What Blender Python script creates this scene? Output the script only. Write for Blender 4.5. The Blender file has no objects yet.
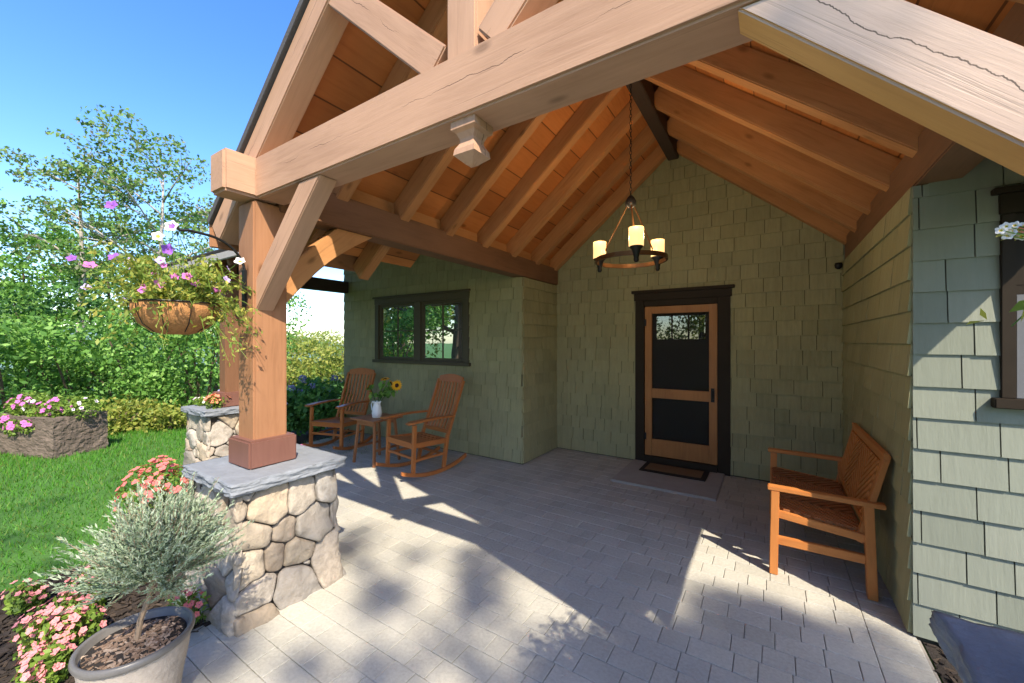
import bpy, bmesh, math, random
import numpy as np
from mathutils import Vector, Matrix, noise as MN
random.seed(7)
RNG = np.random.default_rng(7)
SC = bpy.context.scene
COL = SC.collection
R = math.radians

# ------------------------------------------------------------------ materials
class NT:
    def __init__(s, name):
        s.m = bpy.data.materials.new(name); s.m.use_nodes = True
        s.t = s.m.node_tree; s.t.nodes.clear()
        s.out = s.n('OutputMaterial'); s.b = s.n('BsdfPrincipled')
        s.l(s.b.outputs[0], s.out.inputs[0])
    def n(s, typ, **kw):
        o = s.t.nodes.new('ShaderNode' + typ)
        for k, v in kw.items(): setattr(o, k, v)
        return o
    def l(s, a, b): s.t.links.new(a, b)
    def set(s, node, **kw):
        for k, v in kw.items():
            node.inputs[k.replace('_', ' ')].default_value = v
    def math(s, op, a, b=None, c=None, clamp=False):
        n = s.n('Math', operation=op, use_clamp=clamp)
        for i, x in enumerate((a, b, c)):
            if x is None: continue
            if isinstance(x, (int, float)): n.inputs[i].default_value = x
            else: s.l(x, n.inputs[i])
        return n.outputs[0]
    def mix(s, fac, a, b, blend='MIX'):
        n = s.n('Mix', data_type='RGBA', blend_type=blend)
        for i, x in ((0, fac), (6, a), (7, b)):
            if isinstance(x, (int, float)): n.inputs[i].default_value = x
            elif isinstance(x, tuple): n.inputs[i].default_value = x + (1,) if len(x) == 3 else x
            else: s.l(x, n.inputs[i])
        return n.outputs[2]
    def ramp(s, fac, stops):
        n = s.n('ValToRGB'); e = n.color_ramp.elements
        while len(e) < len(stops): e.new(0.5)
        for el, (p, c) in zip(e, stops):
            el.position = p; el.color = c + (1,) if len(c) == 3 else c
        s.l(fac, n.inputs[0]); return n.outputs[0]
    def coord(s, kind='Object', scale=(1, 1, 1), rnd=0.0):
        tc = s.n('TexCoord'); v = tc.outputs[kind]
        if rnd:
            oi = s.n('ObjectInfo'); m = s.math('MULTIPLY', oi.outputs['Random'], rnd)
            cx = s.n('CombineXYZ')
            for i in range(3): s.l(m, cx.inputs[i])
            va = s.n('VectorMath', operation='ADD'); s.l(v, va.inputs[0]); s.l(cx.outputs[0], va.inputs[1]); v = va.outputs[0]
        mp = s.n('Mapping'); s.l(v, mp.inputs[0]); mp.inputs['Scale'].default_value = scale
        return mp.outputs[0]
    def noise(s, vec, scale, detail=4, rough=0.55, dist=0.0):
        n = s.n('TexNoise'); s.l(vec, n.inputs['Vector'])
        s.set(n, Scale=scale, Detail=detail, Roughness=rough, Distortion=dist); return n.outputs['Fac']
    def bump(s, h, strength=0.3, dist=0.01):
        n = s.n('Bump'); s.l(h, n.inputs['Height']); s.set(n, Strength=strength, Distance=dist)
        s.l(n.outputs[0], s.b.inputs['Normal'])
    def col(s, c):
        if isinstance(c, tuple): s.b.inputs['Base Color'].default_value = c + (1,)
        else: s.l(c, s.b.inputs['Base Color'])
    def rough(s, r):
        if isinstance(r, (int, float)): s.b.inputs['Roughness'].default_value = r
        else: s.l(r, s.b.inputs['Roughness'])

def m_wood(name, light, dark, rough=0.6, crack=0.0, bounce_tint=None, vary=0.0, knots=0.5, gloss=0.3, ring=26.0, planks=None):
    t = NT(name)
    v = t.coord('Object', (1, 1, 0.09), 40)
    w = t.noise(v, ring, 5, 0.6, 1.2)
    v2 = t.coord('Object', (1, 1, 0.03), 40)
    f = t.noise(v2, 150, 3, 0.6)
    big = t.noise(t.coord('Object', (1, 1, .5), 40), 3.0, 3)
    c = t.ramp(w, [(0.2, dark), (0.5, tuple(a * .7 + b * .3 for a, b in zip(light, dark))), (0.72, light)])
    c = t.mix(t.math('MULTIPLY', f, 0.4), c, tuple(x * 0.62 for x in light))
    c = t.mix(t.ramp(big, [(0.35, (0, 0, 0)), (0.7, (0.55, 0.55, 0.55))]), c, tuple(min(1, x * 1.18) for x in light))
    stk = t.noise(t.coord('Object', (1, 1, .016), 40), 46, 4, .7, .3)
    sk = t.ramp(stk, [(0.60, (0, 0, 0)), (0.72, (1, 1, 1))])
    c = t.mix(t.math('MULTIPLY', sk, 0.36), c, tuple(x * .4 for x in dark))
    h = t.math('SUBTRACT', t.math('ADD', w, t.math('MULTIPLY', f, 0.5)), sk)
    if knots:
        vo = t.n('TexVoronoi'); t.l(t.coord('Object', (1, 1, .45), 17), vo.inputs['Vector']); t.set(vo, Scale=5.5)
        k = t.ramp(vo.outputs['Distance'], [(0.05, (1, 1, 1)), (0.13, (0, 0, 0))])
        c = t.mix(t.math('MULTIPLY', k, knots), c, tuple(x * 0.3 for x in dark))
    if crack:
        sp = t.n('SeparateXYZ'); t.l(t.coord('Object'), sp.inputs[0])
        zc = t.n('CombineXYZ'); t.l(sp.outputs[2], zc.inputs[2])
        wob = t.math('MULTIPLY', t.math('SUBTRACT', t.noise(zc.outputs[0], 3.5, 6, 0.6), 0.5), 0.11)
        d = t.math('ABSOLUTE', t.math('SUBTRACT', t.math('SUBTRACT', sp.outputs[1], 0.012), wob))
        gate = t.noise(zc.outputs[0], 1.3, 2)
        wid = t.math('MINIMUM', t.math('MULTIPLY', t.math('SUBTRACT', gate, crack, clamp=True), 0.024), t.math('MULTIPLY', t.noise(zc.outputs[0], 14, 4, .7), 0.0028))
        sn_ = t.n('SeparateXYZ'); t.l(t.n('TexCoord').outputs['Normal'], sn_.inputs[0])
        ck = t.math('MULTIPLY', t.math('LESS_THAN', d, wid), t.math('GREATER_THAN', t.math('ABSOLUTE', sn_.outputs[0]), 0.7))
        c = t.mix(t.math('MULTIPLY', ck, 0.85), c, tuple(x * 0.12 for x in dark))
        h = t.math('SUBTRACT', h, t.math('MULTIPLY', ck, 2.0))
    oi = t.n('ObjectInfo'); c = t.mix(t.math('MULTIPLY', oi.outputs['Random'], vary), c, t.mix(1.0, c, (.58, .52, .48), 'MULTIPLY'))
    if bounce_tint:                                  # faces off the front tinted gold: warm bounce light put into the colour
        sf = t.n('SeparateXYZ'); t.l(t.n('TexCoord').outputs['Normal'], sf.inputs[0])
        c = t.mix(t.math('LESS_THAN', t.math('ABSOLUTE', sf.outputs[0]), 0.7), c, t.mix(1.0, c, bounce_tint, 'MULTIPLY'))
    if planks:
        sp = t.n('SeparateXYZ'); t.l(t.coord('Object'), sp.inputs[0])
        q = t.math('DIVIDE', sp.outputs[0], planks)
        fr = t.math('FRACT', q); idx = t.math('FLOOR', q)
        wn = t.n('TexWhiteNoise', noise_dimensions='1D'); t.l(idx, wn.inputs['W'])
        c = t.mix(t.math('MULTIPLY', wn.outputs['Value'], 0.75), c, tuple(x * 0.6 for x in dark))
        gap = t.math('LESS_THAN', t.math('MINIMUM', fr, t.math('SUBTRACT', 1.0, fr)), 0.02)
        c = t.mix(t.math('MULTIPLY', gap, 0.8), c, tuple(x * 0.15 for x in dark))
    t.col(c); t.rough(rough); t.b.inputs['Specular IOR Level'].default_value = gloss
    t.bump(h, 0.25, 0.004)
    return t.m

def m_plain(name, c, rough=0.6, var=0.25, scale=6, bump=0.0, metal=0.0, spec=0.4, bscale=60):
    t = NT(name)
    n = t.noise(t.coord('Object', rnd=9), scale, 6, 0.65)
    t.col(t.mix(n, tuple(x * (1 - var) for x in c), tuple(min(1, x * (1 + var)) for x in c)))
    t.rough(rough); t.b.inputs['Metallic'].default_value = metal; t.b.inputs['Specular IOR Level'].default_value = spec
    if bump: t.bump(t.noise(t.coord('Object'), bscale, 4, 0.6), bump, 0.01)
    return t.m

def m_island(name, cols, rough=0.8, bump=0.3, bscale=40, grain=None, spec=0.3, blot=0.35):
    """colour varies from piece to piece (shingle, paver, stone, chip)"""
    t = NT(name)
    g = t.n('NewGeometry')
    n = len(cols)
    c = t.ramp(g.outputs['Random Per Island'], [((i + .5) / n, x) for i, x in enumerate(cols)])
    co = t.coord('Object', grain or (1, 1, 1))
    ns = t.noise(co, bscale, 6, 0.65)
    bl = t.noise(t.coord('Object'), 2.2, 5, 0.6)
    mean = tuple(sum(x[i] for x in cols) / n for i in range(3))
    c = t.mix(t.ramp(ns, [(0.35, (blot,) * 3), (0.65, (0, 0, 0))]), c, tuple(x * 0.55 for x in mean))
    c = t.mix(t.ramp(bl, [(0.4, (0, 0, 0)), (0.75, (blot,) * 3)]), c, tuple(min(1, x * 1.3) for x in mean))
    t.col(c); t.rough(rough); t.b.inputs['Specular IOR Level'].default_value = spec
    t.bump(ns, bump, 0.01)
    return t.m

def m_leaf(name, cols, transl=0.35, rough=0.55):
    t = NT(name)
    g = t.n('NewGeometry'); n = len(cols)
    c = t.ramp(g.outputs['Random Per Island'], [((i + .5) / n, x) for i, x in enumerate(cols)])
    t.col(c); t.rough(rough); t.b.inputs['Specular IOR Level'].default_value = 0.3
    tr = t.n('BsdfTranslucent'); t.l(t.mix(1.0, c, (1.0, 1.0, 0.55), 'MULTIPLY'), tr.inputs[0])
    mx = t.n('MixShader'); mx.inputs[0].default_value = transl
    t.l(t.b.outputs[0], mx.inputs[1]); t.l(tr.outputs[0], mx.inputs[2]); t.l(mx.outputs[0], t.out.inputs[0])
    return t.m

def m_glass(name, tint, refl):
    t = NT(name); t.col(tint); t.rough(0.25)
    gl = t.n('BsdfGlossy'); gl.inputs['Roughness'].default_value = 0.012; gl.inputs['Color'].default_value = (0.95, 1, 0.98, 1)
    v = t.noise(t.coord('Object'), 1.8, 2)
    bp = t.n('Bump'); t.l(v, bp.inputs['Height']); t.set(bp, Strength=0.02, Distance=0.05); t.l(bp.outputs[0], gl.inputs['Normal'])
    mx = t.n('MixShader'); mx.inputs[0].default_value = refl
    t.l(t.b.outputs[0], mx.inputs[1]); t.l(gl.outputs[0], mx.inputs[2]); t.l(mx.outputs[0], t.out.inputs[0])
    return t.m

def m_emit(name, c, s):
    t = NT(name); t.col(tuple(min(1, x) for x in c)); t.b.inputs['Emission Color'].default_value = c + (1,)
    t.b.inputs['Emission Strength'].default_value = s; t.rough(0.3); return t.m

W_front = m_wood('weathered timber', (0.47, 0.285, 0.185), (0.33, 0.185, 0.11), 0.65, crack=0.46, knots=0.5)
W_post = m_wood('stained post timber', (0.35, 0.175, 0.09), (0.21, 0.095, 0.044), 0.55, knots=0.6)
W_raft = m_wood('rafter timber', (0.53, 0.27, 0.115), (0.32, 0.14, 0.05), 0.5, knots=0.5, vary=0.5)
W_deck = m_wood('knotty pine decking', (0.60, 0.235, 0.07), (0.36, 0.115, 0.03), 0.45, knots=0.7, planks=0.26)
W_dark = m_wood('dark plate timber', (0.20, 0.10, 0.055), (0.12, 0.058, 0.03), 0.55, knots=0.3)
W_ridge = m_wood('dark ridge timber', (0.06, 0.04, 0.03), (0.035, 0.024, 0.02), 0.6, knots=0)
W_brace = m_wood('brace timber', (0.58, 0.43, 0.34), (0.44, 0.3, 0.22), 0.65, knots=0.6, crack=0.36, bounce_tint=(1.0, .78, .36))  # golden underside stands in for light bounced off the pavers
W_base = m_wood('painted post base', (0.18, 0.085, 0.064), (0.14, 0.062, 0.047), 0.5, knots=0)
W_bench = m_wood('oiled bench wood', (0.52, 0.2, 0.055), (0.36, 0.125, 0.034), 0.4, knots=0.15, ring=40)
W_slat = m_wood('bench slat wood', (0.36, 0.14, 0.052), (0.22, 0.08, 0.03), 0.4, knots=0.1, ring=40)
W_rock = m_wood('rocker wood', (0.46, 0.165, 0.048), (0.28, 0.09, 0.027), 0.35, knots=0.1, ring=40)
W_table = m_wood('table wood', (0.36, 0.16, 0.07), (0.22, 0.09, 0.04), 0.45, knots=0.1, ring=40)
W_door = m_wood('door fir', (0.38, 0.17, 0.056), (0.22, 0.088, 0.028), 0.45, knots=0.2, ring=30)
GREENS = [(0.27, 0.265, 0.148), (0.31, 0.30, 0.17), (0.335, 0.32, 0.182), (0.29, 0.28, 0.155), (0.32, 0.305, 0.172)]
M_shing = m_island('olive shingles', GREENS, 0.75, 0.45, 34, (1.0, 1.0, 0.1), blot=0.35)
M_shing2 = m_island('sage shingles', [(0.20, 0.22, 0.178), (0.235, 0.255, 0.208), (0.215, 0.236, 0.192), (0.25, 0.268, 0.22)], 0.7, 0.3, 34, (1, 1, 0.1), blot=0.13)
M_back = m_plain('wall backing', (0.035, 0.035, 0.022), 0.9)
M_trim = m_plain('dark brown trim', (0.026, 0.019, 0.013), 0.6, 0.25, spec=0.15)
M_trim2 = m_plain('olive window trim', (0.07, 0.058, 0.036), 0.5, 0.12)
M_sash = m_plain('pale sash edge', (0.3, 0.28, 0.2), 0.5, 0.1)
M_black = m_plain('black iron', (0.012, 0.012, 0.013), 0.45, 0.2, metal=0.3)
M_bronze = m_plain('bronze iron', (0.16, 0.075, 0.03), 0.35, 0.3, metal=0.6)
M_inner = m_plain('charcoal door', (0.05, 0.05, 0.047), 0.5, 0.2)
M_glass = m_glass('window glass', (0.012, 0.016, 0.014), 0.6)
M_glass2 = m_glass('door glass', (0.01, 0.012, 0.01), 0.85)
M_screen = m_plain('grey insect screen', (0.13, 0.135, 0.15), 0.8, 0.12, 25)
M_darkglass = m_glass('dark glass', (0.008, 0.009, 0.011), 0.06)
M_shade = m_emit('lit candle glass', (1.0, 0.6, 0.24), 0.55)
M_bulb = m_emit('lit bulb', (1.0, 0.85, 0.55), 9.0)
M_paver = m_island('concrete pavers', [(0.38, 0.372, 0.325), (0.425, 0.417, 0.37), (0.465, 0.452, 0.395), (0.405, 0.398, 0.357), (0.45, 0.432, 0.37)], 0.85, 0.45, 55, blot=0.42)
M_sand = m_plain('joint sand', (0.26, 0.24, 0.21), 0.95, 0.3, 30)
M_conc = m_plain('doorstep concrete', (0.33, 0.32, 0.30), 0.85, 0.18, 8, 0.3)
M_stone = m_island('fieldstone', [(0.22, 0.17, 0.125), (0.47, 0.41, 0.32), (0.17, 0.165, 0.16), (0.55, 0.5, 0.42), (0.26, 0.25, 0.24), (0.36, 0.27, 0.185), (0.4, 0.385, 0.36), (0.46, 0.37, 0.26)], 0.92, 1.0, 30, blot=0.6)
M_mortar = m_plain('dark mortar', (0.075, 0.062, 0.05), 0.95, 0.3, 20, 0.4)
M_cap = m_plain('bluestone cap', (0.2, 0.22, 0.25), 0.8, 0.28, 14, 0.5, bscale=45)
M_soil = m_island('bark mulch', [(0.028, 0.022, 0.018), (0.05, 0.038, 0.03), (0.02, 0.016, 0.014), (0.075, 0.055, 0.04)], 0.95, 0.5, 50)
M_bark = m_island('tan bark chips', [(0.2, 0.13, 0.085), (0.3, 0.21, 0.15), (0.12, 0.075, 0.05), (0.4, 0.31, 0.24)], 0.9, 0.4, 60)
M_bed = m_plain('mulch soil', (0.026, 0.021, 0.018), 0.95, 0.45, 40, 0.9, bscale=80)
M_roof = m_island('dark roof shingles', [(0.06, 0.058, 0.06), (0.09, 0.085, 0.085)], 0.9, 0.4, 80)
M_gutter = m_plain('grey weathered fascia', (0.33, 0.32, 0.31), 0.7, 0.15)
M_potc = m_plain('grey ceramic', (0.36, 0.32, 0.28), 0.7, 0.4, 26, 0.4)
M_rim = m_plain('dark glazed rim', (0.13, 0.125, 0.12), 0.35, 0.25, 20)
M_coco = m_island('coco fibre', [(0.36, 0.17, 0.06), (0.46, 0.23, 0.09), (0.28, 0.12, 0.04)], 0.95, 0.9, 60)
M_white = m_plain('white enamel', (0.8, 0.82, 0.82), 0.25, 0.03)
M_yellow = m_leaf('sunflower petal', [(0.85, 0.42, 0.01), (0.9, 0.52, 0.02), (0.8, 0.35, 0.01)], 0.25)
M_seed = m_plain('sunflower disk', (0.03, 0.014, 0.007), 0.9, 0.4, 90, 0.6)
M_mat1 = m_plain('coir mat', (0.18, 0.11, 0.055), 0.95, 0.35, 60, 0.6)
M_mat2 = m_plain('mat border', (0.02, 0.016, 0.013), 0.95, 0.3, 40, 0.4)
M_barkT = m_plain('pale birch bark', (0.40, 0.36, 0.32), 0.85, 0.35, 7, 0.4)
M_barkD = m_plain('brown bark', (0.12, 0.085, 0.06), 0.9, 0.35, 7, 0.6)
M_trough = m_plain('rough trough stone', (0.12, 0.095, 0.078), 0.95, 0.75, 4, 1.0, bscale=11)
L_shrub = m_leaf('shrub leaves', [(0.082, 0.208, 0.04), (0.134, 0.306, 0.054), (0.19, 0.388, 0.076), (0.108, 0.26, 0.054), (0.252, 0.45, 0.108)])
L_dark = m_leaf('dark leaves', [(0.033, 0.105, 0.03), (0.053, 0.15, 0.039), (0.075, 0.195, 0.045)])
L_hyd = m_leaf('hydrangea leaves', [(0.07, 0.21, 0.056), (0.112, 0.294, 0.07), (0.154, 0.35, 0.084)])
L_lime = m_leaf('lime leaves', [(0.2, 0.263, 0.044), (0.288, 0.338, 0.062), (0.375, 0.362, 0.088), (0.15, 0.237, 0.05)])
L_birch = m_leaf('birch leaves', [(0.101, 0.22, 0.051), (0.169, 0.304, 0.068), (0.236, 0.371, 0.101), (0.203, 0.22, 0.135)], 0.4)
L_lav = m_leaf('lavender leaves', [(0.26, 0.35, 0.23), (0.35, 0.42, 0.3), (0.2, 0.29, 0.17), (0.43, 0.49, 0.38)], 0.2, 0.7)
L_basket = m_leaf('basket leaves', [(0.23, 0.324, 0.068), (0.378, 0.432, 0.095), (0.486, 0.446, 0.095), (0.162, 0.27, 0.054)], 0.45)
L_imp = m_leaf('bedding leaves', [(0.156, 0.264, 0.036), (0.24, 0.36, 0.06), (0.108, 0.192, 0.036)])
L_grass = m_leaf('grass blades', [(0.16, 0.24, 0.05), (0.05, 0.188, 0.015), (0.075, 0.25, 0.022), (0.106, 0.3, 0.031), (0.062, 0.213, 0.019)], 0.35)
F_pink = m_leaf('pink petals', [(0.75, 0.16, 0.26), (0.8, 0.25, 0.32), (0.82, 0.33, 0.33), (0.7, 0.1, 0.24)], 0.3)
F_coral = m_leaf('coral petals', [(0.75, 0.12, 0.16), (0.8, 0.25, 0.2), (0.7, 0.1, 0.2)], 0.3)
F_mag = m_leaf('magenta petals', [(0.65, 0.12, 0.45), (0.72, 0.22, 0.55), (0.6, 0.1, 0.5)], 0.3)
F_purp = m_leaf('violet petals', [(0.26, 0.08, 0.55), (0.33, 0.12, 0.62)], 0.3)
F_lilac = m_leaf('lilac petals', [(0.5, 0.38, 0.75), (0.58, 0.45, 0.8)], 0.3)
F_whiteP = m_leaf('white petals', [(0.8, 0.78, 0.76), (0.85, 0.82, 0.8)], 0.3)
F_blue = m_leaf('hydrangea petals', [(0.25, 0.27, 0.6), (0.35, 0.36, 0.68), (0.42, 0.4, 0.66)], 0.3)
F_salm = m_leaf('salmon petals', [(0.8, 0.27, 0.14), (0.85, 0.33, 0.2)], 0.3)
F_eye = m_plain('flower throat', (0.16, 0.03, 0.22), 0.7)
F_yel = m_plain('yellow throat', (0.75, 0.5, 0.05), 0.7)

# ------------------------------------------------------------------ mesh helpers
def link(o, parent=None):
    COL.objects.link(o)
    if parent is not None: o.parent = parent
    return o

class MB:
    def __init__(s): s.v = []; s.f = []; s.mi = []
    def add(s, vs, fs, mi=0):
        b = len(s.v); s.v += [tuple(x) for x in vs]
        s.f += [tuple(i + b for i in f) for f in fs]; s.mi += [mi] * len(fs); return s
    def box(s, lo, hi, mi=0, M=None):
        x0, y0, z0 = lo; x1, y1, z1 = hi
        vs = [(x0, y0, z0), (x1, y0, z0), (x1, y1, z0), (x0, y1, z0), (x0, y0, z1), (x1, y0, z1), (x1, y1, z1), (x0, y1, z1)]
        if M is not None: vs = [M @ Vector(v) for v in vs]
        return s.add(vs, [(3, 2, 1, 0), (4, 5, 6, 7), (0, 1, 5, 4), (1, 2, 6, 5), (2, 3, 7, 6), (3, 0, 4, 7)], mi)
    def bar(s, p0, p1, w, h, up=(0, 0, 1), mi=0):
        M, L = frame(p0, p1, up); return s.box((-w / 2, -h / 2, 0), (w / 2, h / 2, L), mi, M)
    def tube(s, pts, rad, n=8, mi=0):
        pts = [Vector(p) for p in pts]; rings = []
        if isinstance(rad, (int, float)): rad = [rad] * len(pts)
        ref = None
        for i, p in enumerate(pts):
            d = (pts[min(i + 1, len(pts) - 1)] - pts[max(i - 1, 0)]).normalized()
            if ref is None: ref = d.orthogonal().normalized()
            ref = (ref - d * ref.dot(d)); ref = ref.normalized() if ref.length > 1e-5 else d.orthogonal().normalized()
            b = d.cross(ref)
            rings.append([p + (ref * math.cos(2 * math.pi * k / n) + b * math.sin(2 * math.pi * k / n)) * rad[i] for k in range(n)])
        vs = [q for r in rings for q in r]; fs = []
        for i in range(len(pts) - 1):
            for k in range(n):
                a = i * n + k; c = i * n + (k + 1) % n; fs.append((a, c, c + n, a + n))
        fs.append(tuple(range(n - 1, -1, -1))); fs.append(tuple((len(pts) - 1) * n + k for k in range(n)))
        return s.add(vs, fs, mi)
    def lathe(s, prof, n=24, c=(0, 0, 0), mi=0):
        vs = []; fs = []
        for r, z in prof:
            for k in range(n):
                a = 2 * math.pi * k / n; vs.append((c[0] + r * math.cos(a), c[1] + r * math.sin(a), c[2] + z))
        for i in range(len(prof) - 1):
            for k in range(n):
                a = i * n + k; b = i * n + (k + 1) % n; fs.append((a, b, b + n, a + n))
        fs.append(tuple(range(n - 1, -1, -1))); fs.append(tuple((len(prof) - 1) * n + k for k in range(n)))
        return s.add(vs, fs, mi)
    def prism(s, poly, axis_fn, mi=0):
        """poly: 2-D outline; axis_fn(u, v, t) -> xyz with t = 0, 1"""
        n = len(poly)
        vs = [axis_fn(u, v, 0) for u, v in poly] + [axis_fn(u, v, 1) for u, v in poly]
        fs = [tuple(range(n - 1, -1, -1)), tuple(range(n, 2 * n))] + [(i, (i + 1) % n, (i + 1) % n + n, i + n) for i in range(n)]
        return s.add(vs, fs, mi)
    def build(s, name, mats, parent=None, bevel=0.0, smooth=False, M=None, seg=2):
        me = bpy.data.meshes.new(name); me.from_pydata(s.v, [], s.f)
        if not isinstance(mats, (list, tuple)): mats = [mats]
        for m in mats: me.materials.append(m)
        if len(mats) > 1: me.polygons.foreach_set('material_index', s.mi)
        bm = bmesh.new(); bm.from_mesh(me)
        bmesh.ops.recalc_face_normals(bm, faces=bm.faces)
        if bevel:
            ed = [e for e in bm.edges if len(e.link_faces) == 2 and e.calc_face_angle(0) > 0.5]
            bmesh.ops.bevel(bm, geom=ed, offset=bevel, segments=seg, affect='EDGES', clamp_overlap=True)
        bm.to_mesh(me); bm.free()
        if smooth: me.polygons.foreach_set('use_smooth', [True] * len(me.polygons))
        o = bpy.data.objects.new(name, me); link(o, parent)
        if M is not None: o.matrix_basis = M
        return o

def frame(p0, p1, up=(0, 0, 1)):
    p0 = Vector(p0); p1 = Vector(p1); z = p1 - p0; L = z.length; z.normalize()
    u = Vector(up)
    if abs(u.dot(z)) > 0.98: u = Vector((0, 1, 0))
    x = u.cross(z).normalized(); y = z.cross(x)
    M = Matrix.Identity(4)
    for i in range(3): M[i][0] = x[i]; M[i][1] = y[i]; M[i][2] = z[i]; M[i][3] = p0[i]
    return M, L

def timber(name, p0, p1, w, h, mat, parent, up=(0, 0, 1), bevel=0.007):
    """squared timber; local z runs along the grain, y is its height"""
    M, L = frame(p0, p1, up)
    return MB().box((-w / 2, -h / 2, 0), (w / 2, h / 2, L)).build(name, mat, parent, bevel, M=M)

def block(name, lo, hi, mat, parent, bevel=0.004):
    return MB().box(lo, hi).build(name, mat, parent, bevel)

def np_mesh(name, V, F, mats, parent=None, mi=None, smooth=False):
    V = np.asarray(V, np.float32); F = np.asarray(F, np.int32); k = F.shape[1]
    me = bpy.data.meshes.new(name)
    me.vertices.add(len(V)); me.vertices.foreach_set('co', V.ravel())
    me.loops.add(F.size); me.loops.foreach_set('vertex_index', F.ravel())
    me.polygons.add(len(F)); me.polygons.foreach_set('loop_start', np.arange(0, F.size, k, dtype=np.int32))
    if not isinstance(mats, (list, tuple)): mats = [mats]
    for m in mats: me.materials.append(m)
    if mi is not None: me.polygons.foreach_set('material_index', np.asarray(mi, np.int32))
    me.update(calc_edges=True); me.validate()
    return link(bpy.data.objects.new(name, me), parent)

def unit(a): return a / np.maximum(np.linalg.norm(a, axis=1, keepdims=True), 1e-6)

def leaves(name, P, size, mat, parent=None, D=None, spread=1.0, aspect=0.5, jitter=0.35):
    """one folded, pointed leaf per point in P; D leans them"""
    P = np.asarray(P, float); n = len(P)
    d = unit(RNG.normal(size=(n, 3)))
    if D is not None: d = unit(np.asarray(D) + d * spread)
    s = unit(np.cross(d, RNG.normal(size=(n, 3)))); nn = np.cross(d, s)
    L = size * (1 + jitter * RNG.uniform(-1, 1, (n, 1))); W = L * aspect
    a = P - d * L * .5; b = P + s * W * .5 + nn * W * .18; c = P + d * L * .5; e = P - s * W * .5 + nn * W * .18
    V = np.stack([a, b, c, e], 1).reshape(-1, 3)
    F = np.arange(4 * n).reshape(n, 4)
    return np_mesh(name, V, F, mat, parent)

def lobes(n, lobe_list, shell=0.55):
    """points through a union of ellipsoids (cx,cy,cz,rx,ry,rz), thicker near their skins"""
    w = np.array([l[3] * l[4] + l[4] * l[5] + l[3] * l[5] for l in lobe_list]); w = w / w.sum()
    k = RNG.choice(len(lobe_list), n, p=w); A = np.array(lobe_list)[k]
    d = unit(RNG.normal(size=(n, 3)))
    r = np.where(RNG.random(n) < shell, RNG.uniform(.82, 1.06, n), RNG.random(n) ** .5)
    return A[:, :3] + d * A[:, 3:] * r[:, None], d

def empty(name, loc=(0, 0, 0), rz=0):
    o = bpy.data.objects.new(name, None); o.location = loc; o.rotation_euler = (0, 0, rz); o.empty_display_size = .1
    return link(o)
def tag(o, label, cat, group=None, kind=None):
    o['label'] = label; o['category'] = cat
    if group: o['group'] = group
    if kind: o['kind'] = kind
    return o
def structure(o): o['kind'] = 'structure'; return o

# camera frame, used only to convert measured sight lines to places in the yard
FX, YAW, CAMZ = 398.0, R(32.95), 1.6
sn, cs = math.sin(YAW), math.cos(YAW)
def at(u, v, d):
    a = (u - 512) / FX
    return Vector((d * (-sn + a * cs), d * (cs + a * sn), CAMZ - (v - 342) * d / FX))

# ------------------------------------------------------------------ ground
AX = -1.035                                   # gable axis
SUN = Vector((0.77, -0.513, 1.0))
t = NT('lawn soil')
n1 = t.noise(t.coord('Object'), 1.3, 5); n2 = t.noise(t.coord('Object'), 60, 3)
c = t.mix(n1, (0.035, 0.12, 0.012), (0.07, 0.19, 0.025)); c = t.mix(t.math('MULTIPLY', n2, .5), c, (0.03, 0.08, 0.012))
t.col(c); t.rough(0.95); t.bump(n2, 0.6, 0.02); M_lawn = t.m
def terrain():
    n = 90; V = []; F = []
    xs = np.concatenate([-np.geomspace(1200, 6, 45), np.linspace(-5.5, 5.5, 12), np.geomspace(6, 1200, 33)])
    ys = xs
    for y in ys:
        for x in xs:
            r = math.hypot(x, y); z = -0.03
            if r > 14: z -= min(30, (r - 14) * 0.05) * (1 if y > -20 and x < 5 else 0.2)
            V.append((x, y, z))
    m = len(xs)
    for j in range(m - 1):
        for i in range(m - 1): F.append((j * m + i, j * m + i + 1, (j + 1) * m + i + 1, (j + 1) * m + i))
    return structure(np_mesh('ground', V, F, M_lawn))
terrain()
# far hills
def hills():
    mb = MB(); pts = []
    for k in range(60):
        a = R(60 + k * 2.6); r = 420
        h = 6 + 7 * math.sin(k * .35) + 4 * math.sin(k * .9 + 1)
        pts.append((r * math.cos(a), r * math.sin(a), h))
    vs = [];
    for (x, y, h) in pts: vs += [(x, y, -40), (x * 1.05, y * 1.05, h * .6 - 2), (x * 1.2, y * 1.2, h), (x * 1.5, y * 1.5, -40)]
    fs = []
    for k in range(len(pts) - 1):
        for j in range(3): a = k * 4 + j; fs.append((a, a + 1, a + 5, a + 4))
    mb.add(vs, fs); o = mb.build('hills', m_plain('far wooded hill', (0.10, 0.17, 0.16), 1, .2, .05), smooth=True); structure(o)
hills()

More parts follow.
